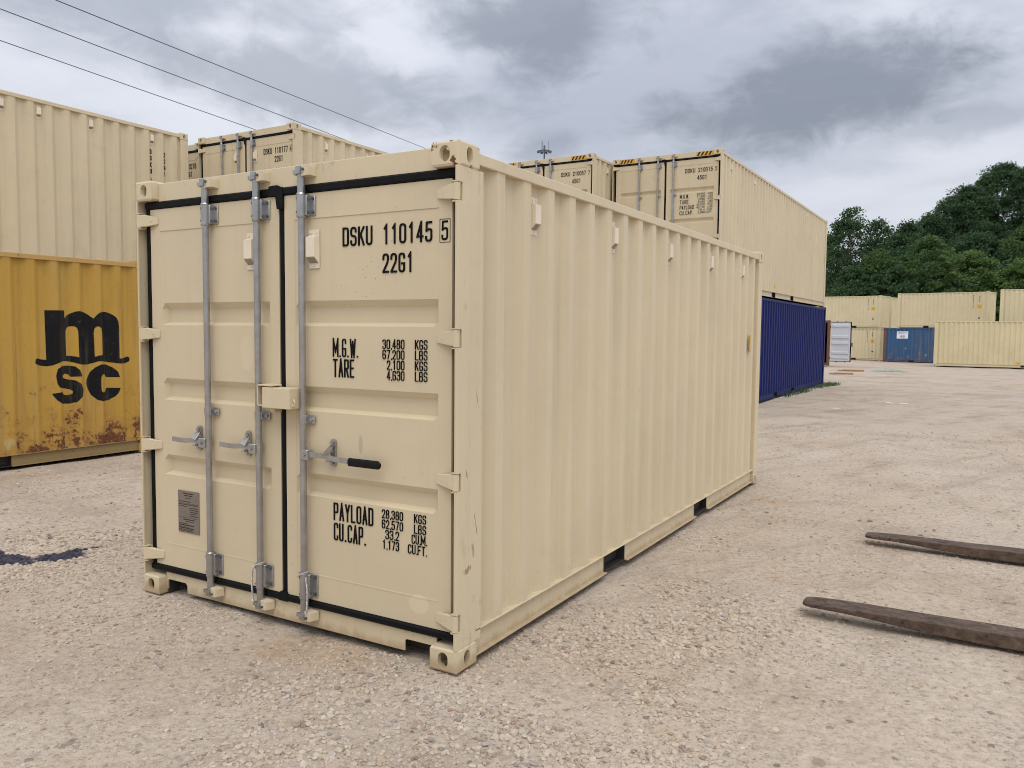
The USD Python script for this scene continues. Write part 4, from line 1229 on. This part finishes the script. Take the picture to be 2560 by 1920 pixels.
def open_container():
    """Rust-brown container behind the navy one, facing the yard, its right-hand door swung fully open."""
    L, H = 6.058, 2.591
    r = thing('shipping_container', 'open rust brown container with grey white door, behind the navy container', 'shipping container', (-5.40, 45.59, -0.10), 0.19)
    for x in (-W, -0.05):
        obj('side_wall', MB().box(x, x + 0.05, 0.1, L - .1, 0.12, H - 0.1), 'rust', r)
    obj('end_wall', MB().box(-W + 0.05, -0.05, L - 0.08, L - 0.03, 0.05, H - 0.05), 'rust', r)
    obj('roof', MB().box(-W + 0.05, -0.05, 0.1, L - .1, H - 0.09, H - 0.05), 'rust', r)
    obj('floor', MB().box(-W + 0.05, -0.05, 0.1, L - .1, 0.1, 0.16), 'dark_inside', r)
    for x in (-W, -0.16):
        for y in (0.0, L - 0.16):
            obj('corner_post', MB().box(x, x + 0.16, y, y + 0.16, 0.118, H - 0.118, 0.008), 'rust', r)
            for z in (0, H - 0.118):
                obj('corner_casting', MB().box(x - 0.004, x + 0.166, y - 0.004, y + 0.174, z, z + 0.118, 0.01), 'rust', r)
    obj('door_sill', MB().box(-W + 0.17, -0.17, 0.02, 0.14, 0.03, 0.15), 'rust', r)
    obj('door_header', MB().box(-W + 0.17, -0.17, 0.02, 0.14, H - 0.12, H - 0.01), 'rust', r)
    # the open leaf stands out past the corner post, its inner face to the yard
    x0, x1, y = 0.03, 1.17, 0.02
    leaf = MB()
    xs = [x0, x0 + 0.05, x0 + 0.08, x1 - 0.12, x1 - 0.09, x1]
    zs = [0.28, 0.37, 0.40, 0.43, 0.46, 0.66, 0.70, 0.80, 0.84, 1.20, 1.24, 1.35, 1.39, 1.54, 1.58, 1.70, 1.74, 2.18, 2.22, 2.32, 2.36, 2.46]
    rib = {3, 4, 6, 7, 10, 11, 14, 15, 18, 19}
    Yv = lambda i, j: y - (0.045 if (2 <= i <= 3 and j in rib) else 0.0) - (0.02 if i in (0, 1, 4, 5) or j in (0, 1, 20, 21) else 0.0)
    V = [(xs[i], Yv(i, j), zs[j]) for j in range(len(zs)) for i in range(len(xs))]
    n = len(xs)
    F = []
    for j in range(len(zs) - 1):
        for i in range(n - 1):
            a = j * n + i
            F += [(a, a + 1, a + n + 1), (a, a + n + 1, a + n)]
    leaf.add(trimesh.Trimesh(V, F, process=False)).box(x0, x1, y + 0.01, y + 0.05, 0.28, 2.46)
    A = -0.495
    dd = obj('door', put(leaf.mesh(), (0, 0, 0), A), 'white_door', r)
    obj('seal', put(MB().box(x0 - 0.02, x1 + 0.03, y - 0.024, y + 0.02, 2.46, 2.495).mesh(), (0, 0, 0), A), 'rubber', dd)
    obj('seal', put(MB().box(x1, x1 + 0.045, y - 0.024, y + 0.02, 0.25, 2.46).mesh(), (0, 0, 0), A), 'rubber', dd)
    obj('seal', put(MB().box(x0 - 0.02, x1 + 0.03, y - 0.024, y + 0.02, 0.245, 0.28).mesh(), (0, 0, 0), A), 'rubber', dd)
    obj('lock_box', put(MB().box(x1 + 0.045, x1 + 0.12, y - 0.04, y + 0.05, 1.10, 1.32, 0.005).mesh(), (0, 0, 0), A), 'rust', dd)
    for xx in (x0 + 0.35, x1 - 0.3):
        for za, zb in ((2.495, 2.54), (0.20, 0.245)):
            obj('cam', put(MB().box(xx - 0.02, xx + 0.02, y, y + 0.05, za, zb).mesh(), (0, 0, 0), A), 'rust', dd)
    # the other leaf is only ajar
    obj('door', MB().box(-W + 0.17, -1.27, -0.02, 0.03, 0.20, 2.42, 0.004), 'rust', r)


open_container()


# ------------------------------------------------------------------ forklift forks lying low on the right
def fork(label, tip, end_x, w, z_top):
    r = thing('forklift_fork', label, 'forklift fork', (tip[0], tip[1], 0.0))
    L = end_x - tip[0]
    st_ = [(0.0, 0.60, 0.015), (0.008, 0.74, 0.017), (0.022, 0.86, 0.019), (0.05, 0.95, 0.021), (0.11, 1.0, 0.024), (0.28, 1.0, 0.033), (0.6, 1.0, 0.056), (0.95, 1.0, 0.074), (L, 1.0, 0.078)]
    V, F = [], []
    rg = np.random.default_rng(int(abs(tip[1]) * 100))
    n = 12
    sts = []
    for (a, b) in zip(st_[:-1], st_[1:]):
        for u in np.linspace(0, 1, 5)[:-1]:
            sts.append(tuple(np.array(a) * (1 - u) + np.array(b) * u))
    sts.append(st_[-1])
    for x, f, t in sts:
        hw = w / 2 * f
        c = min(0.0035, t * 0.2)
        zt = z_top - 0.016 * math.exp(-x * 3.2) + 0.002 * math.sin(x * 7)
        ring = [(-hw, zt - t + c), (-hw, zt - c), (-hw + c, zt), (-hw * .3, zt + .001), (hw * .3, zt + .001), (hw - c, zt), (hw, zt - c), (hw, zt - t + c), (hw - c, zt - t), (hw * .3, zt - t), (-hw * .3, zt - t), (-hw + c, zt - t)]
        V += [(x, y + rg.normal(0, 0.0005), z + rg.normal(0, 0.0003)) for y, z in ring]
    for k in range(len(sts) - 1):
        for i in range(n):
            j = (i + 1) % n
            a, b, c, d = k * n + i, k * n + j, (k + 1) * n + j, (k + 1) * n + i
            F += [(a, d, c), (a, c, b)]
    e = len(V)
    V += [(-0.004, 0, z_top - 0.023), (sts[-1][0], 0, z_top - 0.03)]
    for i in range(n):
        j = (i + 1) % n
        F += [(e, i, j), (e + 1, (len(sts) - 1) * n + j, (len(sts) - 1) * n + i)]
    obj('blade', trimesh.Trimesh(V, F, process=False), 'fork', r, smooth=22)
    obj('shank', MB().box(L - 0.002, L + 0.062, -w / 2, w / 2, z_top - 0.06, 0.86, 0.006), 'fork', r)
    hk = MB().box(L + 0.062, L + 0.11, -w / 2 + .01, w / 2 - .01, 0.74, 0.80, 0.004).box(L + 0.062, L + 0.11, -w / 2 + .01, w / 2 - .01, 0.20, 0.26, 0.004)
    hk.rod((L + 0.03, 0, z_top - 0.058), (L + 0.03, 0, -0.03), 0.03, n=12)
    obj('hook', hk, 'fork', r)
    obj('tip_hole', MB().rod((0.125, 0, z_top - 0.014), (0.125, 0, z_top - 0.0085), 0.017, n=12), 'dark_inside', r)


fork('nearer worn steel forklift fork just above the gravel at lower right', (1.29, 1.845), 3.05, 0.165, 0.098)
fork('farther worn steel forklift fork just above the gravel at lower right', (1.40, 3.86), 3.05, 0.165, 0.084)


# ------------------------------------------------------------------ gravel
def gravel():
    rg = np.random.default_rng(21)
    protos = []
    for k in range(9):
        s = trimesh.creation.icosphere(subdivisions=1)
        v = s.vertices * (1 + 0.42 * (rg.random((len(s.vertices), 1)) - 0.5))
        v += (meshkit.noise(v * 1.3 + k * 7)[:, None] - 0.5) * v * 0.7
        v *= np.array([1.0, rg.uniform(0.65, 0.95), rg.uniform(0.45, 0.7)])
        protos.append(trimesh.Trimesh(v, s.faces, process=False))
    cam_xy = np.array((2.166, -3.189))
    clumps = [(-0.14, -0.21, .55, 1), (0.31, -0.55, .5, 1), (-0.01, -0.91, .5, 1), (0.43, -0.29, .45, 1), (0.36, 0.63, .35, .9), (0.72, 1.08, .45, 1), (0.98, 1.59, .35, .8), (0.82, -0.32, .5, 1), (0.84, 0.28, .35, .9), (-4.28, 0.61, 1.3, .8),
              (-6.0, 1.5, 1.2, .7), (-1.92, -0.39, .5, .5), (0.27, 1.15, .3, .7), (-3.1, -0.2, .6, .5), (1.0, 0.0, .35, .5), (0.35, -1.1, .5, .9), (-0.55, -0.55, .4, .6), (0.5, 1.9, .25, .6), (-3.4, 1.0, .6, .6), (0.3, 3.2, .3, .5), (0.35, 4.6, .35, .5)]

    def dens(p):
        d = np.zeros(len(p))
        for x, y, r, a in clumps:
            d = np.maximum(d, a * np.exp(-(((p[:, 0] - x) ** 2 + (p[:, 1] - y) ** 2) / r ** 2)))
        n = meshkit.fbm(np.c_[p * 1.7, np.zeros(len(p))], 4, 11)
        n2 = meshkit.fbm(np.c_[p * 0.6, np.zeros(len(p))], 3, 17)
        return np.clip(d * (0.45 + 2.2 * (n - 0.30)) + np.clip((n2 - 0.52) * 1.2, 0, .5) * 0.45, 0, 1)

    def field(count, r0, r1):
        a = rg.uniform(math.radians(58), math.radians(172), count)
        r = np.sqrt(rg.uniform(r0 ** 2, r1 ** 2, count))
        p = cam_xy + np.stack([np.cos(a) * r, np.sin(a) * r], 1)
        inside = (p[:, 0] > -2.42) & (p[:, 0] < -0.02) & (p[:, 1] > 0.06) & (p[:, 1] < 6.05)
        inside |= (p[:, 0] < -7.75)
        return p[~inside]
    P, S = [], []
    p = field(210000, 2.4, 7.5)
    dn = dens(p)
    k = rg.random(len(p)) < dn * 1.0 + 0.015
    P.append(p[k])
    S.append(0.0030 + 0.0145 * rg.random(k.sum()) ** 2.2 * (0.45 + dn[k]) + 0.0022 * rg.random(k.sum()))
    p = field(90000, 2.4, 7.5)
    dn = dens(p)
    k = rg.random(len(p)) < dn * 0.6 + 0.13
    P.append(p[k])
    S.append(0.0022 + 0.0038 * rg.random(k.sum()) ** 2)
    p = field(60000, 7.5, 16)
    k = rg.random(len(p)) < dens(p) * 0.8 + 0.16
    P.append(p[k])
    S.append(0.006 + 0.014 * rg.random(k.sum()) ** 3)
    p = field(480, 2.6, 13)
    P.append(p)
    S.append(0.010 + 0.013 * rg.random(len(p)) ** 2)
    P, S = np.vstack(P), np.concatenate(S)
    z = ground_z(P[:, 0], P[:, 1]) + S * 0.12
    path = '/World/gravel'
    inst = UsdGeom.PointInstancer.Define(stage, path)
    rel = inst.CreatePrototypesRel()
    for k, m in enumerate(protos):
        q = usdkit.mesh(stage, f'{path}/stone_{k:03d}' if k else f'{path}/stone', m, M['gravel'], smooth=False)
        rel.AddTarget(q.GetPath())
    n = len(P)
    inst.CreateProtoIndicesAttr(Vt.IntArray.FromNumpy(rg.integers(0, len(protos), n).astype(np.int32)))
    inst.CreatePositionsAttr(Vt.Vec3fArray.FromNumpy(np.c_[P, z].astype(np.float32)))
    inst.CreateScalesAttr(Vt.Vec3fArray.FromNumpy(np.repeat(S[:, None], 3, 1).astype(np.float32)))
    yaw, tilt = rg.uniform(0, 2 * math.pi, n), rg.normal(0, 0.22, n)
    qz = np.stack([np.cos(yaw / 2) * np.cos(tilt / 2), np.cos(yaw / 2) * np.sin(tilt / 2), np.sin(yaw / 2) * np.sin(tilt / 2), np.sin(yaw / 2) * np.cos(tilt / 2)], 1)
    inst.CreateOrientationsAttr(Vt.QuathArray([Gf.Quath(float(a), float(b), float(c), float(d)) for a, b, c, d in qz]))
    tag(inst.GetPrim(), 'loose pale gravel stones scattered and heaped over the yard', 'gravel', kind='stuff')


gravel()


# ------------------------------------------------------------------ trees
def tree(x, y, top, width, look, label, seed, sparse=1.0, low=0.15, lean=0.0, group=None):
    rg = np.random.default_rng(seed)
    z0 = -0.36
    r = thing('tree', label, 'tree', (x, y, z0), group=group)
    Hh = top - z0
    wr = width / 2
    tk = MB()
    tk.tube([(lean * t * t + 0.15 * math.sin(3 * t + seed), 0.1 * math.cos(2 * t + seed), Hh * 0.8 * t - 0.1) for t in np.linspace(0, 1, 9)], np.linspace(0.035 * Hh * 0.5 + 0.05, 0.04, 9), 8)
    # crown clumps: on the envelope of a rounded, uneven crown
    width *= 1.3
    wr = width / 2
    nC = int(40 + 1.5 * width * Hh)
    C, Rr = [], []
    for k in range(nC):
        t = rg.uniform(low, 1.0)
        prof = (math.sin(math.pi * min(1, (t - low) / (1 - low) * 0.80 + 0.20)) ** 0.7) * (0.75 + 0.45 * meshkit.noise(np.array([t * 5, seed, 0.3])))
        a = rg.uniform(0, 2 * math.pi)
        out = rg.random() < 0.16
        rad = wr * prof * (rg.uniform(1.0, 1.28) if out else math.sqrt(rg.uniform(0.15, 1.0)))
        C.append((rad * math.cos(a) + lean * t * t, rad * math.sin(a) * 0.8, Hh * t - rg.uniform(0.0, 0.6)))
        Rr.append(rg.uniform(0.45, 1.0) * (0.7 + 0.035 * Hh) * (0.6 if out else 1.0))
    C, Rr = np.array(C), np.array(Rr)
    for k in rg.choice(nC, min(26, nC), replace=False):
        b = C[k]
        s = np.array((lean * 0.2, 0, max(0.8, b[2] * rg.uniform(0.45, 0.75))))
        tk.tube([s, s * 0.45 + b * 0.55 + (0, 0, -0.2), b], [0.075, 0.045, 0.015], 5)
    obj('trunk', tk, 'bark', r, smooth=50)
    per = int(125 * sparse)
    n = nC * per
    idx = np.repeat(np.arange(nC), per)
    d = rg.normal(0, 1, (n, 3))
    d /= np.linalg.norm(d, axis=1)[:, None]
    rad = Rr[idx] * rg.uniform(0.25, 1.0, n) ** 0.6
    p = C[idx] + d * rad[:, None] * np.array((1.15, 1.0, 0.62)) + (rad[:, None] * np.array((0.22, 0, 0.10)))
    # leaf sprays: narrow quads, drawn out by the wind
    ax = d * 0.7 + rg.normal(0, 0.6, (n, 3)) + np.array((0.5, 0.0, 0.15))
    ax /= np.linalg.norm(ax, axis=1)[:, None]
    nb = np.cross(ax, rg.normal(0, 1, (n, 3)) + (0, 0, 0.6))
    nb /= np.linalg.norm(nb, axis=1)[:, None]
    ln, wd = rg.uniform(0.15, 0.34, n)[:, None], rg.uniform(0.05, 0.11, n)[:, None]
    V = np.stack([p - ax * ln * 0.5, p + nb * wd - ax * ln * .05, p + ax * ln * 0.5, p - nb * wd - ax * ln * .05], 1).reshape(-1, 3)
    q = np.arange(n)[:, None] * 4
    F = np.vstack([np.hstack([q, q + 1, q + 2]), np.hstack([q, q + 2, q + 3])])
    obj('crown', trimesh.Trimesh(V, F, process=False), look, r)


TREES = [(-10.9, 88.9, 14.9, 4.6, 'leaf_dark', 'thin airy tree rising beside the tall cream stack', 0.45, .3), (-8.3, 90.5, 13.9, 3.6, 'leaf_dark', 'slim airy tree just right of the other airy one', 0.42, .35), (-13.7, 92.9, 12.6, 6, 'leaf_dark', 'dark tree partly hidden by the far end of the tall stack', 1, .1),
         (-7.7, 86.9, 10.1, 6.5, 'leaf_mid', 'low bushy tree right of the thin airy tree', 1, .05), (-5.9, 95.3, 13.8, 6.5, 'leaf_dark', 'dark tree in the dip of the treeline', 1, .1),
         (-3.4, 87.2, 11.3, 7.5, 'leaf_mid', 'mid green rounded tree above the middle far containers', 1.1, .05), (-1.0, 106.6, 19.0, 10, 'leaf_dark', 'tall dark tree on the left shoulder of the big trees', 1.1, .12),
         (-4.3, 104.7, 16.0, 7.0, 'leaf_dark', 'dark tree on the lower slope left of the tall dark trees', 1.0, .1), (2.6, 109.8, 21.8, 11, 'leaf_dark', 'tallest windswept dark tree at the right', 1.1, .12), (7.4, 107.4, 22.6, 12, 'leaf_dark', 'tall dark tree cut by the right edge', 1.1, .12),
         (0.5, 89.3, 9.9, 7.5, 'leaf_light', 'light green low tree in front of the tall dark trees', 1.1, .05), (4.6, 89.2, 9.0, 6, 'leaf_light', 'bright green bush tree near the right edge', 1.1, .05),
         (13.5, 113.9, 21.9, 12.3, 'leaf_dark', 'dark tree beyond the right edge of the view', 1, .12), (-9.6, 83.5, 8.2, 6.5, 'leaf_dark', 'dark undergrowth tree just over the first far container', 1.1, .03),
         (-5.9, 84.4, 8.2, 6.8, 'leaf_dark', 'dark undergrowth tree over the gap in the far row', 1.1, .03), (-2.0, 87.7, 8.0, 7, 'leaf_dark', 'dark low tree over the middle upper container', 1.1, .03),
         (2.2, 92.5, 8.8, 8, 'leaf_dark', 'dark low tree between the two light green ones', 1.1, .03), (8.5, 93.7, 10.0, 8, 'leaf_mid', 'mid green tree low at the right edge', 1.1, .03),
         (-16.5, 97.0, 12.0, 8, 'leaf_dark', 'dark tree hidden behind the tall stack', 1, .05), (-9.0, 97.0, 11.6, 9, 'leaf_dark', 'dark tree at the back left of the treeline', 1, .05), (0.5, 100.0, 13.0, 10, 'leaf_dark', 'dark tree filling in below the tall shoulder tree', 1, .05),
         (5.5, 101.0, 13.5, 10, 'leaf_mid', 'mid green tree below the tallest tree', 1, .05)]
for k, (x, y, t, w, lk, lb, sp, low) in enumerate(TREES):
    tree(x, y, t, w, lk, lb, 100 + k, sp, low, lean=0.03 * t, group='trees beyond the far row')


# ------------------------------------------------------------------ lighting mast and power lines
def mast():
    x, y, H = -70.05, 131.3, 36.6
    r = thing('light_mast', 'tall grey floodlight mast rising behind the high cube containers', 'light mast', (x, y, -0.36))
    obj('pole', MB().rod((0, 0, 0), (0, 0, H), 0.26, 0.13, n=12), 'mast', r, smooth=50)
    t = np.linspace(0, 2 * math.pi, 25)
    ring = MB().tube([(0.85 * math.cos(a), 0.85 * math.sin(a), H - 0.9) for a in t], 0.07, 6)
    for a in np.arange(4) * math.pi / 2 + 0.3:
        ring.rod((0, 0, H - 0.6), (0.85 * math.cos(a), 0.85 * math.sin(a), H - 0.9), 0.05, n=6)
    ring.rod((0, 0, H - 0.9), (0, 0, H + 0.1), 0.2, 0.16, n=10)
    obj('ring', ring, 'mast', r)
    for a in np.arange(8) * math.pi / 4 + 0.15:
        c, s = math.cos(a), math.sin(a)
        lamp = MB().hull([(c * rr + -s * tt, s * rr + c * tt, H - 0.9 + zz) for rr, zz in ((0.9, 0.08), (0.9, -0.25), (1.42, -0.10), (1.38, -0.32)) for tt in (-0.2, 0.2)])
        obj('floodlight', lamp, 'mast', r)
    for a in (0.4, 2.5, 4.6):
        obj('rod', MB().rod((0.8 * math.cos(a), 0.8 * math.sin(a), H - 0.9), (0.8 * math.cos(a), 0.8 * math.sin(a), H + 0.9), 0.035, n=6), 'mast', r)


mast()
WIRES = [((-18.52, 3.92, 10.16), (-29.49, 48.82, 13.07), 'highest of the three dark power lines crossing the sky at left'), ((-21.07, 4.77, 10.42), (-29.42, 48.74, 11.59), 'middle one of the three dark power lines at upper left'),
         ((-23.62, 5.61, 10.46), (-29.37, 48.68, 10.35), 'lowest of the three dark power lines at upper left')]
for a, b, lb in WIRES:
    a, b = np.array(a), np.array(b)
    t = np.linspace(-0.6, 1.5, 50)
    p = a + (b - a) * t[:, None]
    p[:, 2] += 0.10 * (t - 0.5) ** 2
    obj('power_line', MB().tube(p, 0.015, 6), 'wire', smooth=True, label=lb, cat='power line')


# ------------------------------------------------------------------ small things on the ground
def plank(label, x, y, rz, l, w, cat='plank', mat='wood', name='plank', h=0.035):
    mb = MB().box(-l / 2, l / 2, -w / 2, w / 2, 0, h, 0.004).box(-l * .3, l * .5, -w * .5 + .02, w * .5 + 0.05, h + .001, h * 1.7, 0.004)
    z = float(slope(x, y)) - 0.005
    obj(name, put(mb.mesh(), (x, y, z), rz), mat, label=label, cat=cat)


plank('orange scrap board on the ground nearer the navy container', -3.05, 33.6, 0.1, 0.95, 0.4)
plank('orange scrap board on the ground farther out, near the white door', -3.2, 37.6, -0.15, 1.1, 0.35)


def tarp():
    n, m = 26, 9
    V = []
    for i in range(n):
        for j in range(m):
            u, v = i / (n - 1), j / (m - 1)
            z = 0.02 + 0.10 * meshkit.noise(np.array([u * 7, v * 4, 2.0])) * math.sin(math.pi * u) ** .5 * math.sin(math.pi * v) ** .5
            V.append((-2.45 + 1.5 * u + 0.2 * v, 38.1 + 0.8 * (v - .5) * math.sin(math.pi * (0.1 + 0.85 * u)) + 0.5 * u, z + slope(-2, 38.5)))
    F = []
    for i in range(n - 1):
        for j in range(m - 1):
            a = i * m + j
            F += [(a, a + m, a + m + 1), (a, a + m + 1, a + 1)]
    obj('tarp', trimesh.Trimesh(V, F, process=False), 'tarp', smooth=True, label='crumpled green tarp lying flat on the ground before the far row', cat='tarp')


tarp()


def scrap(label, x, y, s, seed):
    rg = np.random.default_rng(seed)
    p = rg.normal(0, 1, (14, 3)) * np.array((s, s * .6, s * .22))
    p[:, 2] = np.abs(p[:, 2])
    z = float(ground_z(np.array([x]), np.array([y]))[0])
    obj('litter', put(hull(p), (x, y, z)), 'litter', label=label, cat='litter')


scrap('white scrap of litter left of the other two on the open ground', -0.70, 16.5, 0.04, 1)
scrap('white litter scrap, left one of the pair out on the gravel', 0.26, 18.62, 0.06, 2)
scrap('white litter scrap, right one of the pair out on the gravel', 0.50, 18.85, 0.045, 3)


def weeds():
    rg = np.random.default_rng(5)
    V, F = [], []
    for cx, cy, sx, sy, n, h in ((-2.32, 24.3, .09, .6, 170, .09), (-2.22, 25.4, .15, .35, 230, .11), (-2.36, 21.3, .08, .8, 110, .12), (-2.4, 19.8, .06, .4, 60, .12)):
        for k in range(n):
            x, y = cx + rg.normal(0, sx), cy + rg.normal(0, sy)
            a = rg.uniform(0, 2 * math.pi)
            hh = h * rg.uniform(.4, 1.2)
            dx, dy = math.cos(a), math.sin(a)
            b = len(V)
            w = 0.012
            V += [(x - dy * w, y + dx * w, -0.02), (x + dy * w, y - dx * w, -0.02), (x + dx * hh * .6, y + dy * hh * .6, hh)]
            F.append((b, b + 1, b + 2))
    obj('grass', trimesh.Trimesh(V, F, process=False), 'grass', label='tuft of green weeds at the foot of the navy container', cat='grass', kind='stuff')


weeds()
